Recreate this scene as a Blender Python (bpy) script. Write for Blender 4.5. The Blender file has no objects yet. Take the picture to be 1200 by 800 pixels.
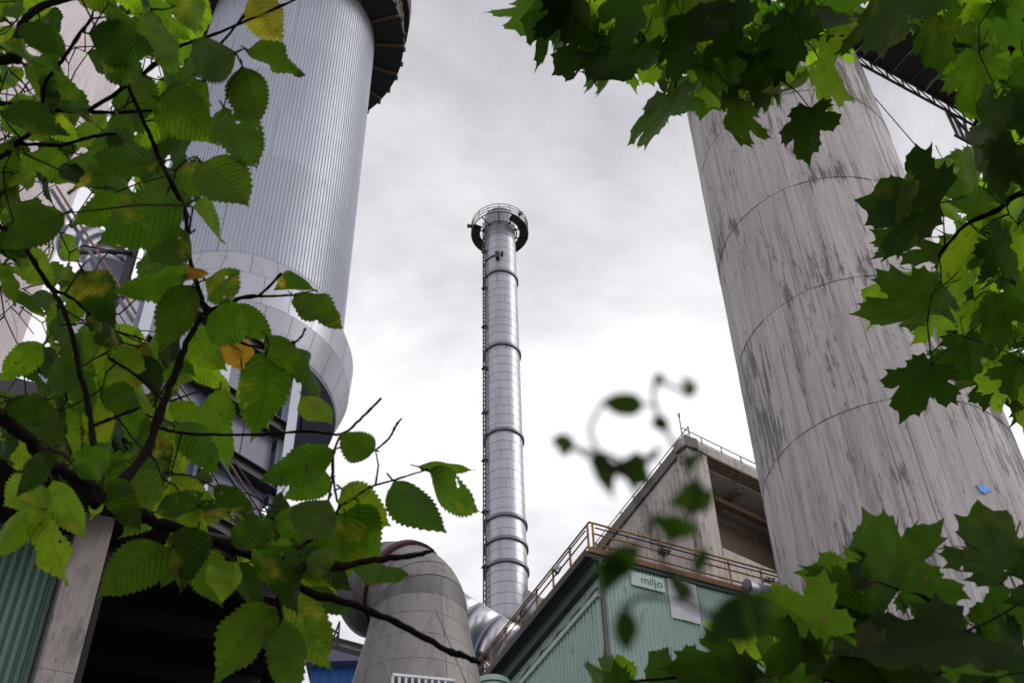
import bpy, math, random
import numpy as np
from mathutils import Vector, Matrix
R = math.radians
rng = random.Random(7)
scene = bpy.context.scene
col = scene.collection

# ---------------------------------------------------------------- camera
F_PX, VP = 1500.0, (560.0, -1050.0)          # focal length and zenith point, in 1200x800 pixels
CAM = Vector((0, 0, 1.6))
_up = Vector((VP[0] - 600, -(VP[1] - 400), -F_PX)).normalized()
_fw = Vector((0, 0, -1)); _y = (_fw - _up * _fw.dot(_up)).normalized(); _x = _y.cross(_up)
M3 = Matrix((_x, _y, _up))                   # world = M3 @ camera space
camd = bpy.data.cameras.new('camera'); camo = bpy.data.objects.new('camera', camd); col.objects.link(camo)
camo.matrix_world = Matrix.Translation(CAM) @ M3.to_4x4()
camd.sensor_width = 36; camd.lens = F_PX * 36 / 1200
camd.clip_start = 0.05; camd.clip_end = 3000
camd.dof.use_dof = True; camd.dof.focus_distance = 4.5; camd.dof.aperture_fstop = 16.0
scene.camera = camo

# ---------------------------------------------------------------- sky, sun, exposure
SUN = Vector((0.80, -0.08, 0.60)).normalized()          # towards the veiled sun, to the right
w = bpy.data.worlds.new('World'); scene.world = w; w.use_nodes = True
nt = w.node_tree; N = nt.nodes; L = nt.links; N.clear()
def wn(t, **k):
    n = N.new(t)
    for a, b in k.items(): setattr(n, a, b)
    return n
sky = wn('ShaderNodeTexSky', sky_type='NISHITA', sun_disc=False)
sky.sun_elevation = math.asin(SUN.z); sky.sun_rotation = math.atan2(SUN.x, SUN.y)
tc = wn('ShaderNodeTexCoord'); sep = wn('ShaderNodeSeparateXYZ'); L.new(tc.outputs['Generated'], sep.inputs[0])
mx = wn('ShaderNodeMath', operation='MAXIMUM'); L.new(sep.outputs[2], mx.inputs[0]); mx.inputs[1].default_value = 0.12
cmb = wn('ShaderNodeCombineXYZ')
for i in (0, 1):
    d = wn('ShaderNodeMath', operation='DIVIDE'); L.new(sep.outputs[i], d.inputs[0]); L.new(mx.outputs[0], d.inputs[1]); L.new(d.outputs[0], cmb.inputs[i])
cmb.inputs[2].default_value = 0.35
n1 = wn('ShaderNodeTexNoise'); n1.inputs['Scale'].default_value = 1.7; n1.inputs['Detail'].default_value = 8; n1.inputs['Roughness'].default_value = 0.60; n1.inputs['Distortion'].default_value = 0.25
cof = wn('ShaderNodeVectorMath', operation='ADD'); cof.inputs[1].default_value = (15.3, 35.1, 5.5); L.new(cmb.outputs[0], cof.inputs[0]); L.new(cof.outputs[0], n1.inputs['Vector'])
cr = wn('ShaderNodeValToRGB'); L.new(n1.outputs['Fac'], cr.inputs[0])
e = cr.color_ramp.elements; e[0].position = 0.39; e[0].color = (0.60, 0.585, 0.635, 1); e[1].position = 0.62; e[1].color = (1.14, 1.13, 1.15, 1)
thin = wn('ShaderNodeMapRange', interpolation_type='SMOOTHSTEP'); L.new(sep.outputs[2], thin.inputs['Value'])      # the deck thins towards the horizon all round
thin.inputs['From Min'].default_value = 0.48; thin.inputs['From Max'].default_value = 0.92; thin.inputs['To Min'].default_value = 1.22; thin.inputs['To Max'].default_value = 0.88
cl = wn('ShaderNodeVectorMath', operation='SCALE'); L.new(cr.outputs[0], cl.inputs[0]); L.new(thin.outputs[0], cl.inputs['Scale'])
skyb = wn('ShaderNodeMix', data_type='RGBA', blend_type='MULTIPLY'); skyb.inputs['Factor'].default_value = 1
L.new(sky.outputs[0], skyb.inputs['A']); skyb.inputs['B'].default_value = (0.1, 0.1, 0.1, 1)
mixs = wn('ShaderNodeMix', data_type='RGBA'); mixs.inputs['Factor'].default_value = 0.93       # overcast: cloud deck over a little sky
L.new(skyb.outputs['Result'], mixs.inputs['A']); L.new(cl.outputs[0], mixs.inputs['B'])
bg = wn('ShaderNodeBackground'); bg.inputs['Strength'].default_value = 1.0; L.new(mixs.outputs['Result'], bg.inputs[0])
L.new(bg.outputs[0], wn('ShaderNodeOutputWorld').inputs[0])
sl = bpy.data.lights.new('sun', 'SUN'); sl.energy = 1.4; sl.angle = R(25); sl.color = (1.0, 0.94, 0.87)
so = bpy.data.objects.new('sun', sl); col.objects.link(so); so.rotation_euler = (-SUN).to_track_quat('-Z', 'Y').to_euler(); so.location = (20, -20, 60)
vs = scene.view_settings; vs.view_transform = 'Standard'; vs.look = 'None'; vs.exposure = 0.0; vs.gamma = 1.0; vs.use_curve_mapping = False
scene.cycles.use_denoising = True
scene.cycles.max_bounces = 8; scene.cycles.transparent_max_bounces = 12

# ---------------------------------------------------------------- helpers
def ray(px, py): return M3 @ Vector((px - 600, -(py - 400), -F_PX))
def atD(px, py, D): d = ray(px, py); return CAM + d * (D / math.hypot(d.x, d.y))       # at horizontal distance D
def atZ(px, py, z): d = ray(px, py); return CAM + d * ((z - 1.6) / d.z)                # at height z
def atR(px, py, r): return CAM + ray(px, py).normalized() * r                          # at distance r
def azel(px, py): d = ray(px, py); return math.atan2(d.x, d.y), math.atan2(d.z, math.hypot(d.x, d.y))

ORG = {}
def link(o, parent=None):
    col.objects.link(o)
    if parent is not None: o.parent = parent
    return o
def thing(name, label, cat, base=(0, 0, 0), group=None):
    o = bpy.data.objects.new(name, None); link(o); o.location = base; o.empty_display_size = 0.3
    ORG[o.name] = Vector(base); o['label'] = label; o['category'] = cat
    if group: o['group'] = group
    return o
def tag(o, label, cat, group=None):
    o['label'] = label; o['category'] = cat
    if group: o['group'] = group
    return o

class MB:
    def __init__(s): s.v = []; s.f = []; s.uv = None
    def add(s, v, f):
        n = len(s.v); s.v += [tuple(p) for p in v]; s.f += [tuple(i + n for i in q) for q in f]; return s
    def box(s, c, sz, rot=None):
        c = Vector(c); h = Vector(sz) / 2; rot = rot or Matrix.Identity(3)
        v = [c + rot @ Vector((sx * h.x, sy * h.y, sz_ * h.z)) for sx in (-1, 1) for sy in (-1, 1) for sz_ in (-1, 1)]
        return s.add(v, [(0, 1, 3, 2), (4, 6, 7, 5), (0, 4, 5, 1), (2, 3, 7, 6), (0, 2, 6, 4), (1, 5, 7, 3)])
    def beam(s, p, q, wd, ht, up=(0, 0, 1)):
        p = Vector(p); q = Vector(q); a = (q - p); ln = a.length; a.normalize(); up = Vector(up)
        b = a.cross(up)
        if b.length < 1e-4: b = a.cross(Vector((1, 0, 0)))
        b.normalize(); c = b.cross(a)
        return s.box((p + q) / 2, (ln, wd, ht), Matrix((a, b, c)).transposed())
    def ibeam(s, p, q, wd, ht, t=0.02):
        p = Vector(p); q = Vector(q); z = Vector((0, 0, 1))
        s.beam(p + z * (ht / 2 - t / 2), q + z * (ht / 2 - t / 2), wd, t); s.beam(p - z * (ht / 2 - t / 2), q - z * (ht / 2 - t / 2), wd, t)
        return s.beam(p, q, t, ht - 2 * t)
    def tube(s, pts, rads, n=8, cap=True):
        pts = [Vector(p) for p in pts]
        if not isinstance(rads, (list, tuple)): rads = [rads] * len(pts)
        v = []; f = []; prev = None
        for i, p in enumerate(pts):
            t = (pts[min(i + 1, len(pts) - 1)] - pts[max(i - 1, 0)]).normalized()
            b = prev - t * prev.dot(t) if prev is not None else t.cross(Vector((0.31, 0.2, 0.93)))
            if b.length < 1e-5: b = t.cross(Vector((1, 0, 0)))
            b.normalize(); prev = b; c = t.cross(b)
            for k in range(n):
                a = 2 * math.pi * k / n; v.append(p + (b * math.cos(a) + c * math.sin(a)) * rads[i])
        for i in range(len(pts) - 1):
            for k in range(n):
                k2 = (k + 1) % n; f.append((i * n + k, i * n + k2, (i + 1) * n + k2, (i + 1) * n + k))
        if cap: f.append(tuple(range(n))[::-1]); f.append(tuple((len(pts) - 1) * n + k for k in range(n)))
        return s.add(v, f)
    def lathe(s, c, prof, n=48, a0=0.0, a1=2 * math.pi):
        c = Vector(c); full = abs(a1 - a0 - 2 * math.pi) < 1e-6; m = n if full else n + 1; v = []; f = []
        for (r, z) in prof:
            for k in range(m):
                a = a0 + (a1 - a0) * k / n; v.append(c + Vector((r * math.cos(a), r * math.sin(a), z)))
        for i in range(len(prof) - 1):
            for k in range(n):
                k2 = (k + 1) % m; f.append((i * m + k, i * m + k2, (i + 1) * m + k2, (i + 1) * m + k))
        return s.add(v, f)
    def ring(s, c, r, rt, n=48, m=6, a0=0.0, a1=2 * math.pi):
        prof = [(r + rt * math.cos(2 * math.pi * k / m), rt * math.sin(2 * math.pi * k / m)) for k in range(m)] ; prof.append(prof[0])
        return s.lathe(c, prof[::-1], n, a0, a1)
    def mesh(s, name, mat, smooth=False, org=(0, 0, 0)):
        me = bpy.data.meshes.new(name); o = Vector(org)
        me.from_pydata([tuple(Vector(p) - o) for p in s.v], [], s.f); me.update()
        if mat: me.materials.append(mat)
        if smooth: me.polygons.foreach_set('use_smooth', [len(q) < 5 for q in s.f])          # end caps stay flat
        return me
    def build(s, name, mat, parent=None, smooth=False):
        org = ORG.get(parent.name, Vector()) if parent is not None else Vector()
        o = bpy.data.objects.new(name, s.mesh(name, mat, smooth, org)); link(o, parent); ORG[o.name] = org
        return o
def inst(me, name, parent, mw):
    o = bpy.data.objects.new(name, me); link(o, parent)
    org = ORG.get(parent.name, Vector()) if parent is not None else Vector()
    o.matrix_local = Matrix.Translation(-org) @ mw; ORG[o.name] = org      # inst children never have children of their own
    return o

# ---------------------------------------------------------------- materials
def mat(name, base, rough=0.7, metal=0.0, spec=0.4):
    m = bpy.data.materials.new(name); m.use_nodes = True; b = m.node_tree.nodes['Principled BSDF']
    b.inputs['Base Color'].default_value = (*base, 1); b.inputs['Roughness'].default_value = rough
    b.inputs['Metallic'].default_value = metal; b.inputs['Specular IOR Level'].default_value = spec
    return m, m.node_tree, b
def node(t, ty, **k):
    n = t.nodes.new(ty)
    for a, b in k.items():
        if a.startswith('i_'): n.inputs[a[2:].replace('_', ' ')].default_value = b
        else: setattr(n, a, b)
    return n
def noise(t, scale3, sc=1.0, detail=5, rough=0.6, dist=0.0, coord='Object', seed=(0, 0, 0)):
    tcn = node(t, 'ShaderNodeTexCoord'); mp = node(t, 'ShaderNodeMapping'); mp.inputs['Scale'].default_value = scale3; mp.inputs['Location'].default_value = seed
    t.links.new(tcn.outputs[coord], mp.inputs[0]); n = node(t, 'ShaderNodeTexNoise', i_Scale=sc, i_Detail=detail, i_Roughness=rough, i_Distortion=dist)
    t.links.new(mp.outputs[0], n.inputs['Vector']); return n.outputs['Fac']
def ramp(t, fac, stops):
    r = node(t, 'ShaderNodeValToRGB'); t.links.new(fac, r.inputs[0]); el = r.color_ramp.elements
    while len(el) < len(stops): el.new(0.5)
    for x, (p, c) in zip(el, stops): x.position = p; x.color = (*c, 1) if len(c) == 3 else c
    return r.outputs[0]
def mixc(t, fac, a, b, mode='MIX'):
    m = node(t, 'ShaderNodeMix', data_type='RGBA', blend_type=mode)
    for s, x in (('Factor', fac), ('A', a), ('B', b)):
        if hasattr(x, 'links'): t.links.new(x, m.inputs[s])
        elif s == 'Factor': m.inputs[s].default_value = x
        else: m.inputs[s].default_value = (*x, 1)
    return m.outputs['Result']
def bump(t, b, h, strength=0.3, dist=0.02):
    n = node(t, 'ShaderNodeBump', i_Strength=strength, i_Distance=dist); t.links.new(h, n.inputs['Height']); t.links.new(n.outputs[0], b.inputs['Normal'])
def wv(x): return (x, x, x)

def concrete(name, base, dark, streak=0.55, zs=0.10, sc=1.0, pit=0.6, wear=False):
    m, t, b = mat(name, base, 0.88, 0, 0.2)
    big = noise(t, (1, 1, 0.3), 0.35 * sc, 4, 0.55)
    c = mixc(t, ramp(t, big, [(0.3, wv(0)), (0.7, wv(1))]), tuple(x * 0.9 for x in base), tuple(min(1, x * 1.1) for x in base))
    st = noise(t, (1, 1, zs), 4.2 * sc, 7, 0.68, 0.3, seed=(3, 1, 0))
    reg = noise(t, (1, 1, 0.35), 0.5 * sc, 3, 0.5, seed=(9, 5, 2))
    s1 = ramp(t, st, [(0.5, wv(0)), (0.64, wv(1))]); s2 = ramp(t, reg, [(0.40, wv(0.12)), (0.62, wv(1))])
    c = mixc(t, mixc(t, streak, wv(0), mixc(t, 1.0, s1, s2, 'MULTIPLY')), c, dark)
    fs = noise(t, (1, 1, zs * 0.3), 11 * sc, 5, 0.65, seed=(1, 7, 0))
    c = mixc(t, ramp(t, fs, [(0.48, wv(0)), (0.68, wv(0.7))]), c, tuple(0.55 * x + 0.45 * y for x, y in zip(base, dark)))
    pk = noise(t, (1, 1, 0.3), 7 * sc, 8, 0.74, seed=(4, 4, 4)); pr = noise(t, (1, 1, 0.6), 0.8 * sc, 3, 0.5, seed=(2, 8, 6))
    c = mixc(t, mixc(t, pit, wv(0), mixc(t, 1.0, ramp(t, pk, [(0.56, wv(0)), (0.62, wv(1))]), ramp(t, pr, [(0.42, wv(0)), (0.58, wv(1))]), 'MULTIPLY')), c, tuple(x * 0.8 for x in dark))
    if wear:            # tone of each board, dirt in the seams, flaking along the pour joints
        at = node(t, 'ShaderNodeAttribute', attribute_name='wear'); sx = node(t, 'ShaderNodeSeparateColor'); t.links.new(at.outputs['Color'], sx.inputs[0])
        c = mixc(t, 1.0, c, ramp(t, sx.outputs[0], [(0, wv(.90)), (1, wv(1.07))]), 'MULTIPLY')
        sn = ramp(t, noise(t, (1, 1, 0.12), 2.2, 5, 0.7, seed=(6, 1, 3)), [(0.42, wv(0)), (0.56, wv(1))])
        c = mixc(t, mixc(t, 1.0, sn, ramp(t, sx.outputs[1], [(.15, wv(0)), (.8, wv(.6))]), 'MULTIPLY'), c, dark)
        ad = node(t, 'ShaderNodeMath', operation='MULTIPLY_ADD'); t.links.new(sx.outputs[2], ad.inputs[0]); ad.inputs[1].default_value = .055; t.links.new(noise(t, (1, 1, 0.11), 5.5, 9, 0.76, seed=(7, 2, 9)), ad.inputs[2])
        lm = node(t, 'ShaderNodeMath', operation='MULTIPLY_ADD'); t.links.new(noise(t, (1, 1, 0.5), 0.45, 3, 0.5, seed=(2.2, 6, 1)), lm.inputs[0]); lm.inputs[1].default_value = .62; t.links.new(ad.outputs[0], lm.inputs[2])
        c = mixc(t, ramp(t, lm.outputs[0], [(0.885, wv(0)), (0.95, wv(.75))]), c, tuple(x * .85 for x in dark))
        c = mixc(t, ramp(t, noise(t, (1, 1, 0.05), 1.5, 4, 0.6, seed=(8, 3, 2)), [(0.56, wv(0)), (0.72, wv(.45))]), c, (0.66, 0.63, 0.63))
    t.links.new(c, b.inputs['Base Color']); bump(t, b, noise(t, (1, 1, 0.4), 12, 6, 0.65), 0.5, 0.015)
    return m
def metal(name, base, rough=0.4, metalv=0.85, var=0.12, stain=None, zs=0.15, sc=1.0, bmp=0.12):
    m, t, b = mat(name, base, rough, metalv, 0.5)
    n = noise(t, (1, 1, zs), 1.6 * sc, 5, 0.6)
    c = mixc(t, ramp(t, n, [(0.3, wv(0)), (0.7, wv(1))]), tuple(x * (1 - var) for x in base), tuple(min(1, x * (1 + var)) for x in base))
    if stain:
        k = ramp(t, noise(t, (1, 1, zs * 0.6), 4 * sc, 6, 0.65, seed=(5, 2, 1)), [(0.52, wv(0)), (0.7, wv(0.75))]); c = mixc(t, k, c, stain)
    t.links.new(c, b.inputs['Base Color'])
    r = node(t, 'ShaderNodeMapRange'); r.inputs['To Min'].default_value = rough - 0.1; r.inputs['To Max'].default_value = rough + 0.14
    t.links.new(noise(t, (1, 1, 0.5), 3, 4, 0.6, seed=(8, 8, 1)), r.inputs['Value']); t.links.new(r.outputs[0], b.inputs['Roughness'])
    oi = node(t, 'ShaderNodeObjectInfo'); mr = node(t, 'ShaderNodeMapRange'); mr.inputs['To Min'].default_value = 0.96; mr.inputs['To Max'].default_value = 1.04
    t.links.new(oi.outputs['Random'], mr.inputs['Value']); cc = node(t, 'ShaderNodeVectorMath', operation='SCALE'); t.links.new(c, cc.inputs[0]); t.links.new(mr.outputs[0], cc.inputs['Scale'])
    t.links.new(cc.outputs[0], b.inputs['Base Color'])
    bump(t, b, noise(t, (1, 1, 0.6), 2.2, 3, 0.5, seed=(0, 3, 7)), bmp, 0.03)
    return m
def painted(name, base, rough=0.5, rust=None, amount=0.5, sc=1.0, spec=0.4):
    m, t, b = mat(name, base, rough, 0, spec)
    n = noise(t, (1, 1, 0.4), 1.2 * sc, 5, 0.6); c = mixc(t, n, tuple(x * 0.82 for x in base), tuple(min(1, x * 1.15) for x in base))
    if rust:
        k = ramp(t, noise(t, (1, 1, 0.35), 5 * sc, 7, 0.7, seed=(2, 5, 3)), [(0.62 - 0.2 * amount, wv(0)), (0.7, wv(1))]); c = mixc(t, k, c, rust)
    t.links.new(c, b.inputs['Base Color']); return m

MT = {}
MT['concrete_r'] = concrete('board_marked_concrete', (0.49, 0.455, 0.455), (0.105, 0.098, 0.10), 0.6, 0.06, 1.0, 0.5, True)
MT['concrete_l'] = concrete('pale_concrete', (0.60, 0.545, 0.56), (0.26, 0.24, 0.25), 0.5, 0.08)
MT['concrete_t'] = concrete('tower_concrete', (0.40, 0.365, 0.345), (0.07, 0.058, 0.05), 0.95, 0.16, 0.55, 1.0)
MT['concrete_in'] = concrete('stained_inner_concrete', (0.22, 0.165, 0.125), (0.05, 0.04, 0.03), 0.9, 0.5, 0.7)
MT['concrete_c'] = concrete('column_concrete', (0.32, 0.285, 0.275), (0.10, 0.09, 0.085), 0.6, 0.3, 2.0, 0.9)
MT['soot'] = concrete('sooty_concrete', (0.16, 0.145, 0.13), (0.04, 0.035, 0.03), 0.7, 0.2, 0.6, 0.8)  # darker concrete for the side parapet of the tower
MT['clad'] = metal('ribbed_aluminium', (0.385, 0.41, 0.475), 0.5, 0.55, 0.05, bmp=0.05)
MT['flare'] = metal('smooth_aluminium', (0.42, 0.43, 0.48), 0.45, 0.6, 0.05, (0.33, 0.33, 0.37), bmp=0.04)
MT['steel'] = metal('stack_steel', (0.37, 0.375, 0.42), 0.42, 0.75, 0.10, (0.26, 0.255, 0.27), 0.08)
MT['steel_soot'] = metal('sooty_stack_steel', (0.25, 0.25, 0.275), 0.55, 0.6, 0.12, (0.10, 0.095, 0.095), 0.08)
MT['shiny'] = metal('polished_steel', (0.66, 0.66, 0.70), 0.3, 0.9, 0.05, bmp=0.02)
MT['ringsteel'] = metal('dark_ring_steel', (0.16, 0.16, 0.18), 0.45, 0.7, 0.2)
MT['duct'] = metal('dusty_duct_sheet', (0.215, 0.20, 0.196), 0.58, 0.15, 0.14, (0.11, 0.10, 0.095), 0.06)
MT['ductband'] = metal('grey_duct_band', (0.14, 0.135, 0.135), 0.6, 0.2, 0.12, (0.06, 0.06, 0.06), 0.1)
MT['slate'] = painted('slate_blue_panel', (0.15, 0.165, 0.235), 0.5)
MT['colsteel'] = painted('pale_blue_steel', (0.42, 0.45, 0.55), 0.45)
MT['darksteel'] = painted('dark_steel', (0.035, 0.033, 0.036), 0.6, (0.07, 0.045, 0.03), 0.3)
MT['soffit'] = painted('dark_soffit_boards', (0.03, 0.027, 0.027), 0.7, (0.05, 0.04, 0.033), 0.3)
MT['rusty'] = painted('rusty_steel', (0.13, 0.085, 0.06), 0.75, (0.2, 0.1, 0.05), 0.5)
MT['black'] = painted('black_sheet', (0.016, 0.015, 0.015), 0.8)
MT['green'] = painted('sea_green_sheet', (0.37, 0.50, 0.45), 0.5, (0.16, 0.21, 0.18), 0.25)
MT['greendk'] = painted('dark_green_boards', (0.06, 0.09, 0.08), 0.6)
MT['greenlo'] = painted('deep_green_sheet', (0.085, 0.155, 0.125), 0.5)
MT['yellow'] = painted('yellow_rail_paint', (0.40, 0.235, 0.075), 0.6, (0.13, 0.065, 0.03), 0.95, 2.5)
MT['rail_grey'] = painted('galvanised_rail', (0.22, 0.21, 0.22), 0.5)
MT['rail_rust'] = painted('rusted_rail', (0.22, 0.14, 0.10), 0.6, (0.28, 0.12, 0.05), 0.7, 2)
MT['brownedge'] = painted('rusted_edge', (0.24, 0.13, 0.07), 0.7, (0.1, 0.07, 0.05), 0.7, 2)
MT['red'] = painted('oxide_red_flange', (0.075, 0.022, 0.022), 0.55)
MT['blue'] = painted('blue_sheet', (0.03, 0.12, 0.42), 0.5)
MT['bluepaint'] = painted('blue_spray_paint', (0.08, 0.32, 0.85), 0.6)
MT['white'] = painted('white_sheet', (0.72, 0.73, 0.78), 0.4, (0.45, 0.46, 0.5), 0.3)
MT['signwhite'] = painted('sign_white', (0.62, 0.72, 0.66), 0.5)
MT['signgreen'] = painted('sign_green', (0.015, 0.17, 0.07), 0.5)
MT['bark'] = painted('dark_bark', (0.010, 0.008, 0.007), 0.95, (0.018, 0.015, 0.012), 0.4, 20, 0.04)
MT['twig'] = painted('twig_bark', (0.03, 0.022, 0.018), 0.9, spec=0.1)
MT['ground'] = painted('gravelly_ground', (0.13, 0.125, 0.11), 0.95)
# ================================================================ ground
g = MB().add([(-900, -900, 0), (900, -900, 0), (900, 900, 0), (-900, 900, 0)], [(0, 1, 2, 3)]).build('ground', MT['ground']); g['kind'] = 'structure'

Z = Vector((0, 0, 1))
def polar(az, D, z=0.0): return Vector((D * math.sin(az), D * math.cos(az), z))

# ================================================================ metal clad silo, left
SA = polar(R(-17.45), 30.0); SR = 3.43; SZ1 = 32.0; SZ2 = 50.2
silo = thing('metal_silo', 'tall silver silo clad in ribbed metal sheet under a dark overhanging roof', 'silo', SA)
MB().lathe(SA, [(SR - 0.05, 28.4), (SR - 0.05, SZ2 + 0.3), (0.05, SZ2 + 0.31)], 96).build('inner_shell', MT['flare'], silo, True)
NP, RIBS, NC = 12, 14, 7
CH = (SZ2 - SZ1) / NC
def clad_panel(h, r):
    m = MB(); step = 2 * math.pi / NP; prof = []
    for k in range(RIBS):
        a = step * k / RIBS; s = step / RIBS
        for fr, dr in ((0.0, 0.0), (0.42, 0.0), (0.54, 0.03), (0.88, 0.03)): prof.append((a + s * fr, r + dr))
    prof.append((step - 0.0035, r))
    v = []; f = []
    for z in (0.0, h - 0.002):
        for a, rr in prof: v.append((rr * math.cos(a), rr * math.sin(a), z))
    n = len(prof)
    for k in range(n - 1): f.append((k, k + 1, n + k + 1, n + k))
    return m.add(v, f)
pm = clad_panel(CH, SR).mesh('cladding_panel', MT['clad'])
for c in range(NC):
    for k in range(NP):
        a = 2 * math.pi * k / NP + 2 * math.pi / (NP * RIBS) * 4 * (c % 3)
        inst(pm, 'cladding_panel', silo, Matrix.Translation(SA + Z * (SZ1 + c * CH)) @ Matrix.Rotation(a, 4, 'Z') @ Matrix.Scale(1 + rng.uniform(-.0005, .0005), 4))
# flared skirt of plain sheets
def skirt(z0, r0, z1, r1, n, name, matn, off=0.0, gap=0.004):
    m = MB(); st = 2 * math.pi / n
    m.lathe((0, 0, 0), [(r0, z0), ((r0 + r1) / 2, (z0 + z1) / 2), (r1, z1)], 6, 0, st - gap)
    me = m.mesh(name, MT[matn], True)
    for k in range(n): inst(me, name, silo, Matrix.Translation(SA) @ Matrix.Rotation(st * k + off, 4, 'Z'))
skirt(30.62, SR + 0.47, SZ1 - 0.015, SR + 0.02, 28, 'skirt_sheet', 'flare', 0.1)
skirt(29.5, SR + 0.42, 30.605, SR + 0.475, 28, 'skirt_sheet', 'flare')
skirt(28.5, SR + 0.10, 29.485, SR + 0.42, 28, 'skirt_sheet', 'flare', 0.05)
MB().lathe(SA, [(SR + 0.09, 28.51), (SR + 0.09, 28.35), (SR - 0.5, 28.35), (0.1, 28.37)], 72).build('base_plate', MT['slate'], silo)
# roof: dark soffit with radial ribs, fascia, lattice parapet
RR = 4.72
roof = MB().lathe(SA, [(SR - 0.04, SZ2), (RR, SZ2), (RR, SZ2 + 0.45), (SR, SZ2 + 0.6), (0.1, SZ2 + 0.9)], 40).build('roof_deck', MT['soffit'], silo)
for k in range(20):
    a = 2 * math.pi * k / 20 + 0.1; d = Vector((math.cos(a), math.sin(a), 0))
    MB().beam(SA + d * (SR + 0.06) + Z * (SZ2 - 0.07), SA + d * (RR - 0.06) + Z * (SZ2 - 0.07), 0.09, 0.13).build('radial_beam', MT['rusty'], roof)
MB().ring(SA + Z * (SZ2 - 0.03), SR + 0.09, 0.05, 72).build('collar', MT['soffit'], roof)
for k in range(40):
    a = 2 * math.pi * k / 40; d = Vector((math.cos(a), math.sin(a), 0))
    MB().box(SA + d * (RR + 0.03) + Z * (SZ2 + 0.1), (0.1, 0.1, 0.25), Matrix.Rotation(a, 3, 'Z')).build('rim_bracket', MT['darksteel'], roof)
par = MB()
for k in range(60):
    a = 2 * math.pi * k / 60; a2 = a + 2 * math.pi / 60
    p = lambda t, z, r=RR - 0.1: SA + Vector((r * math.cos(t), r * math.sin(t), z))
    par.beam(p(a, SZ2 + .45), p(a, SZ2 + 2.1), 0.05, 0.05); par.beam(p(a, SZ2 + .45), p(a2, SZ2 + 2.1), 0.05, 0.03); par.beam(p(a2, SZ2 + .45), p(a, SZ2 + 2.1), 0.05, 0.03)
par.build('lattice_parapet', MT['rusty'], silo)
MB().lathe(SA, [(RR - 0.25, SZ2 + 2.1), (RR + 0.16, SZ2 + 2.1), (RR + 0.2, SZ2 + 3.4), (RR - 0.2, SZ2 + 3.5), (RR - 0.25, SZ2 + 2.1)], 40).build('upper_rim', MT['soffit'], silo)

# ================================================================ steel tower below the silo
zb = 26.2
fr = thing('support_tower', 'slate blue panelled steel tower with dark beams carrying the silver silo', 'steel tower', SA)
pc = polar(R(-13.45), 27.25); pl = polar(R(-23.0), 24.7)
dr = (pc - pl).normalized(); back = Vector((-dr.y, dr.x, 0))
W = (pc - pl).length
def colm(p, nm='column'):
    Rm = Matrix((dr, back, Z)).transposed()
    m2 = MB(); m2.box(p + Z * 14.15 - back * 0.15, (0.32, 0.03, 28.3), Rm); m2.box(p + Z * 14.15 + back * 0.15, (0.32, 0.03, 28.3), Rm); m2.box(p + Z * 14.15, (0.03, 0.27, 28.3), Rm)
    return m2.build(nm, MT['colsteel'], fr)
for p in (pl, pc, pl + dr * W * 0.52, pc + back * 3.6, pl + back * 5): colm(p)
for zz in (27.9, 25.6, 23.6, 21.4, 19.2, 16.6):
    MB().ibeam(pl + Z * zz, pc + dr * 0.2 + Z * zz, 0.3, 0.42, 0.035).build('beam', MT['darksteel'], fr)
    MB().ibeam(pc + Z * zz, pc + back * 3.6 + Z * zz, 0.26, 0.36, 0.03).build('beam', MT['darksteel'], fr)
zl = [28.2, 25.65, 23.65, 21.45, 19.25, 16.65, 10]
for i in range(6):
    for j in range(4):
        a = pl + dr * (W * (j / 4.0) + 0.02) + back * 0.25; b = pl + dr * (W * ((j + 1) / 4.0) - 0.02 - (0.25 if j == 3 else 0)) + back * 0.25
        MB().beam(a + Z * (zl[i] + zl[i + 1]) / 2, b + Z * (zl[i] + zl[i + 1]) / 2, 0.04, zl[i] - zl[i + 1] - 0.03).build('wall_panel', MT['slate'], fr)

# inclined pipes and ropes passing in front of the silo
def straight(name, label, cat, a, b, da, db, rad, matn, brackets=0):
    p, q = atD(*a, da), atD(*b, db); t = thing(name, label, cat, p)
    MB().tube([p, q], rad, 10).build('pipe' if rad > 0.03 else 'rope', MT[matn], t, True)
    if brackets:
        for k in range(brackets):
            c = p.lerp(q, (k + 0.5) / brackets); MB().beam(c - (q - p).normalized() * 0.06, c + (q - p).normalized() * 0.06, rad * 2.8, rad * 2.8).build('clamp', MT['darksteel'], t)
    return t
straight('inclined_pipe', 'dark pipe slanting down in front of the silver silo, thickest of the slanting lines', 'pipe', (60, 222), (330, 655), 24, 27, 0.055, 'ringsteel', 5)
straight('inclined_pipe', 'slim rusty pipe running close beside the thick dark slanting pipe', 'pipe', (66, 218), (336, 650), 24, 27, 0.034, 'rail_rust', 5)
straight('stay_rope', 'thin dark rope slanting left of the two slanting pipes', 'rope', (55, 250), (312, 655), 23.8, 26.8, 0.02, 'darksteel')
straight('stay_rope', 'thin rope slanting right of the slanting pipes over slate blue panels', 'rope', (262, 520), (350, 655), 26, 27.2, 0.022, 'darksteel')

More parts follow.
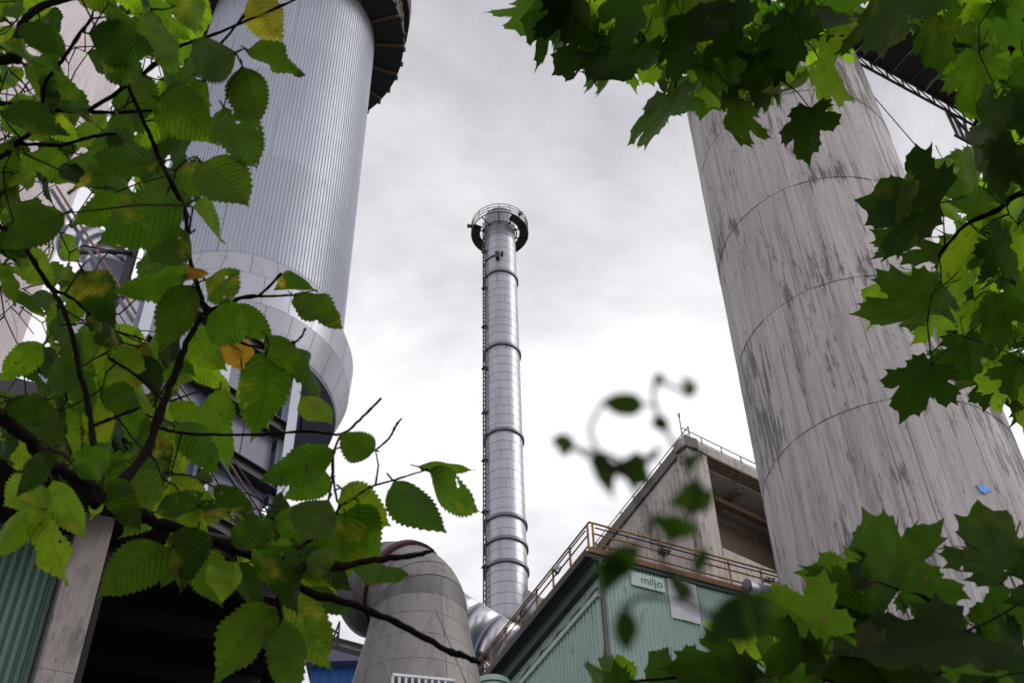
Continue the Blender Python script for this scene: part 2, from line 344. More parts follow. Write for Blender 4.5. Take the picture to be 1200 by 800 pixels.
# shiny vent elbow between the silo and the pale silo
ve = thing('vent_elbow', 'shiny segmented metal vent elbow beside the ribbed silo', 'duct', atD(118, 330, 33) * 1.0)
c0 = atD(124, 322, 32)
pts = [c0 + Vector((0.0, 0, -30)), c0, c0 + Vector((-0.1, 0, 0.75)), c0 + Vector((-0.45, 0, 1.35)), c0 + Vector((-1.0, 0, 1.7)), c0 + Vector((-1.8, 0, 1.8))]
for i in range(5):
    MB().tube([pts[i].lerp(pts[i + 1], 0.0), pts[i].lerp(pts[i + 1], 0.97)], [0.84 - .05 * i, 0.82 - .05 * i], 32).build('elbow_segment', MT['shiny'], ve, True)
    MB().tube([pts[i + 1] - (pts[i + 1] - pts[i]).normalized() * 0.05, pts[i + 1] + (pts[i + 1] - pts[i]).normalized() * 0.05], 0.86 - .05 * i, 32).build('seam_band', MT['colsteel'], ve, True)
MB().beam(c0 + Vector((-1.2, -0.9, 0.2)), c0 + Vector((1.0, -0.7, 0.35)), 0.12, 0.12).build('bracket', MT['darksteel'], ve)
MB().beam(c0 + Vector((0.95, -0.5, 0.8)), c0 + Vector((0.95, -0.2, -30)), 0.25, 0.25).build('post', MT['darksteel'], ve)

# pale concrete silo at the far left
aL = azel(15, 430)[0]; LD = 46.0; LRr = 7.0
LA = polar(aL - math.asin(LRr / LD), LD)
ls = thing('concrete_silo', 'pale pinkish concrete silo at far left, mostly behind leaves', 'silo', LA, 'concrete silos')
def board_silo(parent, c, zs, rad, nb, matn, rough=0.02, nm='poured_section', groove=0.05):
    for i in range(len(zs) - 1):
        z0, z1 = zs[i], zs[i + 1]; m = MB(); v = []; f = []; w_ = []; st = 2 * math.pi / nb
        rows = ((z0, -groove, 1), (z0 + 0.04, 0, 1), (z0 + .35, 0, .8), (z0 + 1.1, 0, .2), (z1 - 1.0, 0, 0), (z1 - .3, 0, .55), (z1 - 0.03, 0, 1), (z1, -groove, 1)); nr_ = len(rows)
        edges = [0.0]
        for k in range(nb): edges.append(edges[-1] + rng.uniform(.7, 1.3))
        edges = [e_ / edges[-1] * 2 * math.pi + i * .37 for e_ in edges]
        for k in range(nb):
            o = rng.uniform(-rough, rough); tone = rng.random(); a0 = edges[k]; st = edges[k + 1] - a0
            for (z, g, jt) in rows:
                for (a, e_) in ((a0, 0), (a0 + st * .04, 1), (a0 + st * .5, 1), (a0 + st * .96, 1)):
                    r = rad(z) + g + (o if e_ else -0.012); v.append(c + Vector((r * math.cos(a), r * math.sin(a), z))); w_.append((tone, 0 if e_ else 1, jt, 1))
        for k in range(nb):
            k2 = (k + 1) % nb
            for l in range(nr_ - 1):
                for q in range(4):
                    A = k * nr_ * 4 + l * 4 + q; B = (A + 1) if q < 3 else (k2 * nr_ * 4 + l * 4)
                    f.append((A, B, B + 4, A + 4))
        o = m.add(v, f).build(nm, MT[matn], parent)
        at = o.data.color_attributes.new('wear', 'FLOAT_COLOR', 'POINT'); at.data.foreach_set('color', [x for q in w_ for x in q])
board_silo(ls, LA, [0, 14, 21, 28, 35, 42, 49, 56, 63, 70, 76], lambda z: LRr, 60, 'concrete_l', 0.01)
MB().lathe(LA, [(LRr - .2, 76), (0.1, 76.2)], 40).build('cap', MT['concrete_l'], ls)

# ================================================================ concrete silo, right
CD = 32.0; CA = polar(R(20.5), CD)
cs = thing('concrete_silo', 'huge stained board-marked concrete silo on the right', 'silo', CA, 'concrete silos')
crad = lambda z: 3.80 - max(0, z - 22) * 0.006
CTOP = 47.6
board_silo(cs, CA, [0, 5.3, 10.5, 15.7, 20.85, 26.0, 31.2, 36.3, 41.6, CTOP], crad, 44, 'concrete_r', 0.012, groove=0.012)
for zz in (20.85, 26.0, 31.2, 36.3, 41.6):      # mortar lips left along the joints
    MB().ring(CA + Z * (zz + 0.02), crad(zz) - 0.012, 0.026, 72, 5).build('joint_lip', MT['concrete_r'], cs, True)
MB().lathe(CA, [(crad(CTOP) - .02, CTOP), (crad(CTOP) - .3, CTOP + .1), (0.05, CTOP + .3)], 48).build('cap', MT['concrete_r'], cs)
def on_cyl(px, py, c, rad, eps):
    d = ray(px, py); r = rad(30) + eps; ox, oy = CAM.x - c.x, CAM.y - c.y
    for _ in range(4):
        A = d.x ** 2 + d.y ** 2; B = 2 * (ox * d.x + oy * d.y); Cc = ox ** 2 + oy ** 2 - r * r
        t = (-B - math.sqrt(max(0, B * B - 4 * A * Cc))) / (2 * A); p = CAM + d * t; r = rad(p.z) + eps
    return p
mk = MB(); pt = [(1144, 568), (1150, 567), (1153, 571), (1160, 570), (1161, 574), (1154, 578), (1149, 575), (1147, 572)]
v = [on_cyl(x, y, CA, crad, 0.03) for x, y in pt]; vb = [on_cyl(x, y, CA, crad, -0.02) for x, y in pt]; n = len(v)
mk.add(v + vb, [tuple(range(n))] + [(i, (i + 1) % n, n + (i + 1) % n, n + i) for i in range(n)])
tag(mk.build('paint_mark', MT['bluepaint'], None), 'small bright blue paint splash on the concrete silo', 'paint mark')

# ================================================================ gantry at the top right
gz = 47.0
ga = atZ(1003, 62, gz); gb = atZ(1128, 130, gz); gd = (gb - ga).normalized(); gb = ga + gd * 11.5; ga = ga - gd * 1.0; gn = Vector((gd.y, -gd.x, 0))
if gn.y > 0: gn = -gn
gt = thing('gantry', 'dark steel gantry bridge high above the right silo behind maple leaves', 'gantry', (ga.x, ga.y, 0))
for k in range(12):
    a = ga + gd * (k * 0.98 + 0.02); b = ga + gd * ((k + 1) * 0.98 - 0.02)
    MB().beam(a + gn * 1.15, b + gn * 1.15, 2.3, 0.06).build('deck_plate', MT['soffit'], gt)
    MB().beam(a - Z * 0.1, a + gn * 2.3 - Z * 0.1, 0.08, 0.12).build('cross_beam', MT['darksteel'], gt)
for s, o in ((0, -0.05), (2.35, 0)):
    for zz in (-0.08, -0.85): MB().beam(ga + gn * s + Z * zz, ga + gd * 11.8 + gn * s + Z * zz, 0.09, 0.09).build('chord', MT['darksteel'], gt)
    for k in range(14):
        a = ga + gd * k * 0.84 + gn * s
        MB().beam(a - Z * 0.12, a - Z * 0.83, 0.05, 0.05).build('truss_web', MT['darksteel'], gt)
        MB().beam(a - Z * 0.12, a + gd * 0.84 - Z * 0.83, 0.045, 0.045).build('truss_web', MT['darksteel'], gt)
for kk in (10.6,):
    a = ga + gd * kk; MB().beam(a - Z * 0.8, Vector((a.x, a.y, 0)), 0.14, 0.14).build('post', MT['darksteel'], gt)
    MB().beam(a - Z * 0.85, a + gn * 2.3 - Z * 2.4, 0.08, 0.08).build('brace', MT['darksteel'], gt)
def proj(p): c = M3.transposed() @ (p - CAM); return 600 - c.x / c.z * F_PX, 400 + c.y / c.z * F_PX
kk = min((k * .1 for k in range(118)), key=lambda k: abs(proj(ga + gd * k - Z * .85)[0] - 1108))
for k0, dx, dz in ((kk, 0, -1.9), (kk + .35, 0, -1.9), (kk + .1, .9, -1.2), (kk + 1.0, -.5, -2.0)):
    a = ga + gd * k0 - Z * .85; MB().beam(a, a + gd * dx + Z * dz, .1, .1).build('hanger', MT['darksteel'], gt)
MB().beam(ga + gd * (kk - .2) - Z * 2.75, ga + gd * (kk + .8) - Z * 2.75, .1, .1).build('hanger_tie', MT['darksteel'], gt)
p, q = atD(1006, 92, 33), atD(1080, 178, 38)
tag(MB().tube([p + (p - q) * .02, p.lerp(q, .5) - Z * .08, q + (q - p) * 1.2], 0.025, 6).build('cable', MT['darksteel']), 'thin dark cable hanging down from the top of the right silo', 'cable')

# ================================================================ chimney stack
D0 = 85.0; azc = (azel(568.5, 500)[0] + azel(611.5, 500)[0]) / 2; KA = polar(azc, D0)
zof = lambda px, py: atD(px, py, D0).z
hw = lambda y0, xl, xr: D0 * math.sin((azel(xr, y0)[0] - azel(xl, y0)[0]) / 2)
rb, rt = hw(690, 570, 620.5), hw(290, 567, 603.5); zb_, zt_ = zof(595, 690), zof(585, 290)
crk = lambda z: rb + (rt - rb) * (z - zb_) / (zt_ - zb_)
ck = thing('chimney_stack', 'slender grey steel chimney with ring flanges and a railed platform near its top', 'chimney', KA)
ztop = zof(585, 258); z = 44.0; i = 0
while z < ztop - 0.3:
    h = min(1.05, ztop - z); n = 3; st = 2 * math.pi / n; off = rng.uniform(0, 2)
    for k in range(n):
        r = crk(z) + rng.uniform(-.004, .004)
        MB().lathe(KA, [(r + .004, z), (crk(z + h) - .004, z + h - 0.03)], 16, off + k * st, off + (k + 1) * st - 0.012).build('steel_sheet', MT['steel_soot' if z > ztop - 4.3 else 'steel'], ck, True)
    z += h
MB().lathe(KA, [(crk(44) - .03, 0), (crk(44) - .03, 44), (crk(ztop) - 0.03, ztop + 0.2), (crk(ztop) - 0.15, ztop + 0.2), (crk(ztop) - .15, ztop - 3)], 40).build('inner_flue', MT['ringsteel'], ck, True)
for py in (331, 417, 517, 617, 644, 671, 740):
    zr = zof(590, py); r = crk(zr)
    MB().lathe(KA, [(r, zr - .14), (r + .16, zr - .14), (r + .16, zr - .02), (r + .16, zr + .14), (r, zr + .14)], 48).build('ring_flange', MT['ringsteel'], ck)
zr = zof(590, 313); MB().ring(KA + Z * zr, crk(zr) + .06, .06, 24, 6, R(180), R(265)).build('hose_loop', MT['darksteel'], ck, True)
aw = R(262); MB().box(KA + Vector((math.cos(aw), math.sin(aw), 0)) * (crk(zr) + .2) + Z * (zr - .25), (.4, .4, .9), Matrix.Rotation(aw, 3, 'Z')).build('sensor_box', MT['darksteel'], ck)
MB().box(KA + Vector((math.cos(R(277)), math.sin(R(277)), 0)) * (crk(zr) + .15) + Z * (zr + .1), (.3, .25, .4), Matrix.Rotation(R(277), 3, 'Z')).build('sensor_box', MT['darksteel'], ck)
# platform
zp = zof(585, 274); pr0, pr1 = crk(zp) + 0.45, crk(zp) + 1.35
pf = MB()
plat = MB().lathe(KA + Z * zp, [(pr0, 0), (pr1, 0), (pr1, .1), (pr0, .1), (pr0, 0)], 32, R(-62), R(208)).build('platform', MT['darksteel'], ck)
MB().ring(KA + Z * (zp - .05), pr1, .07, 48).build('edge_ring', MT['ringsteel'], plat, True)
MB().ring(KA + Z * (zp - .05), crk(zp) + .15, .07, 40).build('edge_ring', MT['ringsteel'], plat, True)
for k in range(10):
    a = 2 * math.pi * k / 10 + .3; d = Vector((math.cos(a), math.sin(a), 0))
    MB().beam(KA + d * crk(zp) + Z * (zp - .12), KA + d * pr1 + Z * (zp - .12), .09, .16).build('bracket', MT['darksteel'], plat)
rl = MB()
for k in range(16):
    a = 2 * math.pi * k / 16; d = Vector((math.cos(a), math.sin(a), 0)) * pr1
    MB().beam(KA + d + Z * zp, KA + d + Z * (zp + 1.3), .07, .07).build('railing_post', MT['rail_rust'], plat)
for zz in (.45, .88, 1.3): MB().ring(KA + Z * (zp + zz), pr1, .04, 48, 5).build('rail', MT['rail_rust'], plat, True)
for a in (R(35), R(198), R(-48)):
    d = Vector((math.cos(a), math.sin(a), 0)); c = KA + d * (pr1 + .18) + Z * (zp + (1.35 if a > 0 and a < 1 else .2))
    MB().tube([c - d * .1, c + d * .35 - Z * .05], [.14, .24], 10).build('floodlight', MT['darksteel'], ck, True)
# ladder on the left flank
al = math.atan2(-KA.y, -KA.x) - R(64); d = Vector((math.cos(al), math.sin(al), 0)); sd = Vector((-d.y, d.x, 0))
lad = MB(); 
for s in (-.22, .22):
    lad.beam(KA + d * (crk(44) + .2) + sd * s + Z * 44, KA + d * (crk(zp) + .2) + sd * s + Z * (zp + 1.2), .1, .1)
lo = lad.build('ladder', MT['darksteel'], ck)
rg = MB(); z = 44
while z < zp: rg.beam(KA + d * (crk(z) + .2) - sd * .22 + Z * z, KA + d * (crk(z) + .2) + sd * .22 + Z * z, .07, .07); z += .5
ro = rg.build('rungs', MT['darksteel'], lo); ro['kind'] = 'stuff'
z = 46
while z < zp:
    c = KA + d * (crk(z) + .05) + Z * z; MB().box(c + d * .15, (.4, .55, .1), Matrix.Rotation(al, 3, 'Z')).build('ladder_bracket', MT['ringsteel'], ck); z += 5.6
# inlet branch low on the stack, running down to the right behind the railing
p = KA + Z * (zof(600, 700)); q = p + Vector((9.0, 2.0, -5.2))
MB().tube([p, q], [1.35, 1.5], 32).build('inlet_duct', MT['steel'], ck, True)
for k in (.25, .5, .75): c = p.lerp(q, k); u = (q - p).normalized(); MB().tube([c - u * .06, c + u * .06], 1.42 + .15 * k, 32).build('seam_band', MT['ringsteel'], ck, True)

# ================================================================ large silver pipe behind the grey duct
a, b = atD(505, 703, 50), atD(622, 775, 50); u = (b - a).normalized(); prd = 50 / math.cos(R(34)) * 27 / 1500
sp = thing('silver_pipe', 'shiny silver pipe sloping between the grey duct and the chimney foot', 'pipe', (a.x, a.y, 0))
ln = (b - a).length; k = 0
for k in range(5):
    MB().tube([a + u * (ln * k / 5), a + u * (ln * (k + 1) / 5 - .02)], prd, 40).build('pipe_section', MT['shiny'], sp, True)
    MB().tube([a + u * (ln * k / 5 - .05), a + u * (ln * k / 5 + .05)], prd + .03, 40).build('seam_band', MT['colsteel'], sp, True)
MB().beam(a.lerp(b, .5) - Z * .8, Vector((a.lerp(b, .5).x, a.lerp(b, .5).y, 0)), .4, .4).build('post', MT['darksteel'], sp)

# ================================================================ grey tapered duct
GD = 26.0; gaz = azel(492, 715)[0]; GA = polar(gaz, GD)
gdct = thing('tapered_duct', 'dusty grey tapered duct with dark band and dark red flange', 'duct', GA)
zg = lambda py: atD(492, py, GD).z
def rg_(y, xl, xr): return GD * math.sin((azel(xr, y)[0] - azel(xl, y)[0]) / 2)
prof = [(zg(900), 1.7), (zg(812), 1.5), (zg(778), 1.36), (zg(750), 1.23), (zg(726), 1.15)]
for i in range(len(prof) - 1):
    (z0, r0), (z1, r1) = prof[i], prof[i + 1]
    for k in range(4):
        MB().lathe(GA, [(r0, z0), (r1 + .004, z1 - .012)], 16, R(90 * k + 30), R(90 * k + 119.5)).build('duct_sheet', MT['duct'], gdct, True)
MB().lathe(GA, [(r - .04, z) for z, r in prof], 40).build('inner_shell', MT['ringsteel'], gdct, True)
# ribs that cross on the sheet (square to round transition)
rfun = lambda z: float(np.interp(z, [q[0] for q in prof], [q[1] for q in prof]))
for (x0, y0, x1, y1) in ((511, 714, 470, 800), (511, 714, 546, 800), (436, 735, 462, 810)):
    v = [on_cyl(x0 + (x1 - x0) * t / 8, y0 + (y1 - y0) * t / 8, GA, rfun, 0.0) for t in range(9)]
    MB().tube(v, .02, 6).build('fold_seam', MT['duct'], gdct, True)
dl = Vector((-.86, .50, 0)).normalized(); Rb = 1.32; zs0 = zg(726); er = 1.15
def bend(ph): return GA + dl * Rb * (1 - math.cos(ph)) + Z * (zs0 + Rb * math.sin(ph)), (dl * math.sin(ph) + Z * math.cos(ph))
def gore(parent, p0, p1, r0, r1, nm, matn, shrink=.012):
    m = MB(); n = 40; v = []; f = []; side = Vector((-dl.y, dl.x, 0))
    for t in range(5):
        ph = p0 + (p1 - shrink - p0) * t / 4; c, ax = bend(ph); b = side.cross(ax).normalized(); r = r0 + (r1 - r0) * t / 4
        for k in range(n): a = 2 * math.pi * k / n; v.append(c + (side * math.cos(a) + b * math.sin(a)) * r)
    for t in range(4):
        for k in range(n): f.append((t * n + k, t * n + (k + 1) % n, (t + 1) * n + (k + 1) % n, (t + 1) * n + k))
    return m.add(v, f).build(nm, MT[matn], parent, True)
phs = [0, .26, .48, .68, .88]
for i in range(4): gore(gdct, phs[i], phs[i + 1], er, er, 'duct_band' if i == 0 else 'elbow_gore', 'ductband' if i == 0 else 'duct')
gore(gdct, .02, .86, er - .03, er - .03, 'inner_elbow', 'ringsteel')
gore(gdct, .885, .965, er + .09, er + .09, 'flange', 'red', 0); gore(gdct, .884, .886, er - .02, er + .09, 'flange_face', 'red', 0)
dm = thing('dark_duct', 'dark round duct leading left from the red flange of the grey duct', 'duct', GA)
phs = [.97, 1.18, 1.38, 1.57]
for i in range(3): gore(dm, phs[i], phs[i + 1], er, er, 'elbow_gore', 'duct' if i == 0 else 'ductband')  # later gores and outlet darker: underside shade put into their colour
gore(dm, .97, 1.56, er - .03, er - .03, 'inner_elbow', 'darksteel')
c, ax = bend(1.57); MB().tube([c, c + dl * .35, c + dl * .62, c + dl * .8, c + dl * .86], [er, er * .98, er * .86, er * .6, er * .2], 36).build('outlet_duct', MT['ductband'], dm, True)
# pale ribbed box at its foot
fb = thing('vent_box', 'small pale slatted box at the foot of the grey duct', 'box', atD(485, 796, 24.2))
c = atD(490, 803, 24.2); ux = Vector((.97, .22, -.0)).normalized()
MB().beam(c - ux * .58 + Z * .07, c + ux * .75 + Z * .07, .5, .06).build('top_plate', MT['white'], fb)
for k in range(9): MB().box(c - ux * (.52 - k * .14) + Vector((0, -.1, -.45)), (.05, .3, .95)).build('slat', MT['white'], fb)
MB().box(c + Vector((0, .25, -.5)), (1.1, .05, .9)).build('back_plate', MT['ringsteel'], fb)

# ================================================================ far beams, lattice and blue hall seen in the gap
q0 = atD(405, 752, 40)
bm = thing('roof_beam', 'grey horizontal beam seen in the gap left of the grey duct', 'beam', q0)
MB().ibeam(atD(380, 750, 40), atD(440, 766, 40), .35, .32, .03).build('beam', MT['rail_grey'], bm)
lt = thing('lattice_mast', 'small dark lattice in the bright gap left of the grey duct', 'lattice', atD(395, 740, 38))
a, b = atD(398, 728, 38), atD(396, 756, 38); c, d2 = atD(384, 735, 38), atD(384, 765, 38)
for s, e_ in ((a, b), (c, d2), (a, d2), (c, b), (a.lerp(b, .5), c), (a.lerp(b, .5), d2)): MB().beam(s, e_, .06, .06).build('bar', MT['darksteel'], lt)
bl = thing('blue_hall', 'bright blue sheet clad hall low in the gap left of the duct', 'building', polar(azel(400, 790)[0], 45))
ht = atD(400, 782, 45).z; cx = polar(azel(398, 790)[0], 45); wd = 45 * math.radians(1.45)
for k in range(6):
    x0 = -wd + k * wd * 2 / 6
    MB().box(cx + Vector((x0 + wd / 6, 0, ht / 2)), (wd / 3 - .015, .1, ht)).build('wall_sheet', MT['blue'], bl)
MB().box(cx + Vector((0, 4, ht / 2)), (2 * wd - .1, 7.8, ht - .1)).build('body', MT['blue'], bl)
MB().box(cx + Vector((0, 3.8, ht + .3)), (2 * wd + .4, 8.6, .6)).build('roof_edge', MT['slate'], bl)
# ================================================================ green sheet building
def on_plane(px, py, p0, n):
    d = ray(px, py); return CAM + d * ((Vector(p0) - CAM).dot(n) / d.dot(n))
def ribbed(p0, u, n, width, z0, z1, pitch, depth, frac=(0.0, 0.5, 0.62, 0.88)):
    p0 = Vector(p0); v = []; pr = []; k = 0
    while k * pitch < width - 1e-6:
        for fr, dd in zip(frac, (0, 0, depth, depth)):
            s = (k + fr) * pitch
            if s <= width: pr.append((s, dd))
        k += 1
    pr.append((width, 0)); m = len(pr)
    for z in (z0, z1):
        for s, dd in pr: q = p0 + u * s + n * dd; v.append((q.x, q.y, z))
    return v, [(i, i + 1, m + i + 1, m + i) for i in range(m - 1)]
G0 = atD(691, 646, 29); GZ = G0.z
Gl = atZ(580, 775, GZ); Gr = atZ(905, 702, GZ)
lu = Vector((Gl.x - G0.x, Gl.y - G0.y, 0)).normalized(); ru = Vector((Gr.x - G0.x, Gr.y - G0.y, 0)).normalized()
nl = Vector((-lu.y, lu.x, 0));  nl = -nl if nl.y > 0 else nl           # outward normals face the camera side
nr = Vector((ru.y, -ru.x, 0));  nr = -nr if nr.y > 0 else nr
ZS = GZ - .16
WL0, WL1 = atZ(688, 678, ZS), atZ(600, 788, ZS); lw = Vector((WL1.x - WL0.x, WL1.y - WL0.y, 0)).normalized()
_g = Vector((G0.x, G0.y, 0)) - nr * .10; _d = Vector((WL0.x, WL0.y, 0)) - _g                     # meet of the left wall line and the right wall line
_t = (_d.x * lw.y - _d.y * lw.x) / (ru.x * lw.y - ru.y * lw.x); W0 = _g + ru * _t
lu_roof = lu; lu = (lw * .5 + lu * .5).normalized(); nl = Vector((-lu.y, lu.x, 0)); nl = -nl if nl.y > 0 else nl
gbld = thing('green_building', 'sea green ribbed sheet building with yellow roof railing, lower right of the chimney', 'building', (W0.x, W0.y, 0))
LL, RL = 11.0, 13.0
zfl = on_plane(688, 733, W0, nl).z; zfl2 = on_plane(606, 795, W0, nl).z; zflash = (zfl + zfl2) / 2
for k in range(11):
    v, f = ribbed(W0 + lu * (k * 1.0 + .004), lu, nl, .992, zflash, ZS - .42, .115, .045); MB().add(v, f).build('wall_sheet', MT['green'], gbld)
    v, f = ribbed(W0 + lu * (k * 1.0 + .03) + nl * .10, lu, nl, .992, 8.0, zflash - .16, .2, .05); MB().add(v, f).build('wall_sheet', MT['green'], gbld)
MB().beam(W0 + lu * .03 + nl * .13 + Z * (zflash - .08), W0 + lu * 11.2 + nl * .13 + Z * (zflash - .08), .16, .16).build('flashing', MT['green'], gbld)
cp = [W0 + lu * (s * .22) + nl * .16 + Z * (zflash + .10 + .05 * math.sin(s * 1.3) + .03 * math.sin(s * 2.9)) for s in range(0, 50)]
MB().tube(cp, .035, 8).build('wall_cable', MT['ringsteel'], gbld, True)
for k in range(13):
    v, f = ribbed(W0 + ru * (k * 1.0 + .004), ru, nr, .992, 8.0, ZS, .125, .035); MB().add(v, f).build('wall_sheet', MT['green'], gbld)
MB().tube([W0 + nl * .08 + nr * .1 + Z * ZS, W0 + nl * .08 + nr * .1 + Z * 8], .06, 10).build('downpipe', MT['ringsteel'], gbld, True)
core = MB(); a, b, c_ = W0 - nl * .1 - nr * .1, W0 + lu * LL - nl * .1, W0 + ru * RL - nr * .1; dd = c_ + lu * LL
core.add([Vector((p.x, p.y, zz)) for zz in (0, ZS - .05) for p in (a, c_, dd, b)], [(0, 1, 5, 4), (1, 2, 6, 5), (2, 3, 7, 6), (3, 0, 4, 7), (4, 5, 6, 7)])
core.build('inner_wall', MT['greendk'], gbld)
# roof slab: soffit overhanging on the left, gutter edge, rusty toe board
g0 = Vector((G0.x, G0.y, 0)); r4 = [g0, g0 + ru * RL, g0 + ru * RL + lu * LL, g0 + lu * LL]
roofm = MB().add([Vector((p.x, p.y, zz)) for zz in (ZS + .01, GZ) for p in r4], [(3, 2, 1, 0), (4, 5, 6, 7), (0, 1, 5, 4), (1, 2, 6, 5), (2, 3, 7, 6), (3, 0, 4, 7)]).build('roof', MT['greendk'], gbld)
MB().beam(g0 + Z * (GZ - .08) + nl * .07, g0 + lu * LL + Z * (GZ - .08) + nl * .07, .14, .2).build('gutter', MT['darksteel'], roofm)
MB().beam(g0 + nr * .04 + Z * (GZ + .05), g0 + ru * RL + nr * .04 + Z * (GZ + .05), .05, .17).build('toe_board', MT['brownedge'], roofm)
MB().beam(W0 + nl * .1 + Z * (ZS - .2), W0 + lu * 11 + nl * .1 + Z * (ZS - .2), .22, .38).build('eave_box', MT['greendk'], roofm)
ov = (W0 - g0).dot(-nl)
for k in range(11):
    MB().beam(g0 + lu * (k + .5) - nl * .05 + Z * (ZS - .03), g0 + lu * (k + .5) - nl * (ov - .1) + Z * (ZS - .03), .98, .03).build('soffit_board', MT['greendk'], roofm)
# yellow railing
def railing(parent, p0, u, length, sp, h, rails, matn, rad, first=0.0, base=.0):
    t = first
    while t <= length + 1e-3:
        c = p0 + u * t; MB().beam(c + Z * base, c + Z * h, rad * 2, rad * 2).build('railing_post', MT[matn], parent); t += sp
    for zz in rails: MB().tube([p0 - u * .03 + Z * zz, p0 + u * (length + .1) + Z * zz], rad * .8, 8).build('rail', MT[matn], parent, True)
rp = g0 - nl * .12 - nr * .12 + Z * GZ
rail_l = MB().tube([rp + Z * 1.15, rp + lu * 10.6 + Z * 1.15], .03, 8).build('top_rail', MT['yellow'], gbld, True)
railing(rail_l, rp + lu * .12, lu, 10.4, 1.12, 1.15, (.42, .78), 'yellow', .032)
rail_r = MB().tube([rp + Z * 1.15, rp + ru * 12.6 + Z * 1.15], .03, 8).build('top_rail', MT['yellow'], gbld, True)
railing(rail_r, rp + ru * .1, ru, 12.4, 1.12, 1.15, (.42, .78), 'yellow', .032)
MB().tube([rp + ru * .15 + nr * .06 + Z * .95, rp + ru * 12.4 + nr * .06 + Z * .95], .022, 6).build('pipe_on_railing', MT['darksteel'], gbld, True)
MB().tube([rp + lu * .15 + nl * .06 + Z * .93, rp + lu * 10.4 + nl * .06 + Z * .93], .022, 6).build('pipe_on_railing', MT['darksteel'], gbld, True)
for (pp, uu, nn, s) in ((rp, ru, nr, 2.35), (rp, ru, nr, 5.9), (rp, lu, nl, 1.9), (rp, lu, nl, 4.3)):
    m = MB()
    for j in range(3):
        m.tube([pp + uu * (s + .16 * math.cos(a * .7 + j) * (1 + .2 * j)) + nn * (.07 + .01 * j) + Z * (.72 + .11 * math.sin(a * .7 + j * 2)) for a in range(10)], .016, 5)
    tag(m.build('cable_coil', MT['darksteel']), {2.35: 'dark cable coil tied to the right railing run near the sign', 5.9: 'dark cable coil on the yellow railing by the concrete silo', 1.9: 'dark cable coil on the left railing run near the roof corner', 4.3: 'dark cable coil on the left railing run nearer the chimney'}[s], 'cable', 'cable coils on the yellow railing')
# sign, white sheet and silver pipe end on the right wall
sg_r = on_plane(779, 690, W0 + nr * .08, nr); s_r = (sg_r - W0).dot(ru); zt = on_plane(779, 679, W0 + nr * .08, nr).z; zbm = on_plane(779, 694, W0 + nr * .08, nr).z
s_l = s_r - 1.05
sign = thing('wall_sign', 'small pale sign with green lettering under the roof railing', 'sign', W0 + ru * s_l + Z * zbm)
MB().beam(W0 + ru * s_l + nr * .07 + Z * (zt + zbm) / 2, W0 + ru * s_r + nr * .07 + Z * (zt + zbm) / 2, .03, zt - zbm).build('board', MT['signwhite'], sign)
tx = bpy.data.curves.new('lettering', 'FONT'); tx.body = 'miljo'; tx.size = .36; tx.extrude = .004; tx.align_x = 'RIGHT'; tx.materials.append(MT['signgreen'])
to = bpy.data.objects.new('lettering_curve', tx); col.objects.link(to); bpy.context.view_layer.update()
me = bpy.data.meshes.new_from_object(to.evaluated_get(bpy.context.evaluated_depsgraph_get())); bpy.data.objects.remove(to)
lo = inst(me, 'lettering', sign, Matrix.Translation(W0 + ru * (s_r - .05) + nr * .09 + Z * (zbm + .13)) @ Matrix((ru, Z, nr)).transposed().to_4x4())
v = [on_plane(x, y, W0 + nr * .08, nr) for x, y in ((782, 677), (817, 686), (821, 731), (788, 722))]
sw, sz = [(q - W0).dot(ru) for q in v], [q.z for q in v]
sh = thing('patch_sheet', 'bright white metal sheet fixed on the green wall right of the sign', 'metal sheet', v[3])
ww = (sum(sw[1:3]) - sw[0] - sw[3]) / 2; za, zb2 = (sz[2] + sz[3]) / 2, ZS - .02
for k in range(3):
    a = W0 + ru * (sw[0] + ww * k / 3) + nr * (.06 + .012 * (k % 2)); b = W0 + ru * (sw[0] + ww * (k + 1) / 3 + (.02 if k < 2 else 0)) + nr * (.06 + .012 * (k % 2))
    MB().beam((a + Z * (za + zb2) / 2), (b + Z * (za + zb2) / 2), .008, zb2 - za).build('sheet', MT['white'], sh)
c_ = on_plane(886, 690, W0 + nr * .35, nr); pe = thing('pipe_stub', 'short shiny pipe end below the railing beside the concrete silo', 'pipe', c_)
MB().tube([c_ - ru * .3, c_ + ru * .55], .2, 24).build('pipe', MT['shiny'], pe, True); MB().tube([c_ - ru * .36, c_ - ru * .3], .23, 24).build('end_cap', MT['ringsteel'], pe, True)
MB().beam(c_ - nr * .45 + Z * .05, c_ + Z * .05, .06, .06).build('bracket', MT['darksteel'], pe)
# round end of a green tank under the roof end
tk = thing('green_tank', 'small rounded green tank under the far eave end of the green building', 'tank', atD(577, 800, 31))
c_ = atD(577, 812, 31.0); MB().lathe(c_, [(.55, -8), (.55, .1), (.5, .3), (.3, .42), (.02, .46)], 28).build('shell', MT['green'], tk, True)
MB().ring(c_ + Z * .08, .56, .02, 28).build('weld_band', MT['greendk'], tk, True)

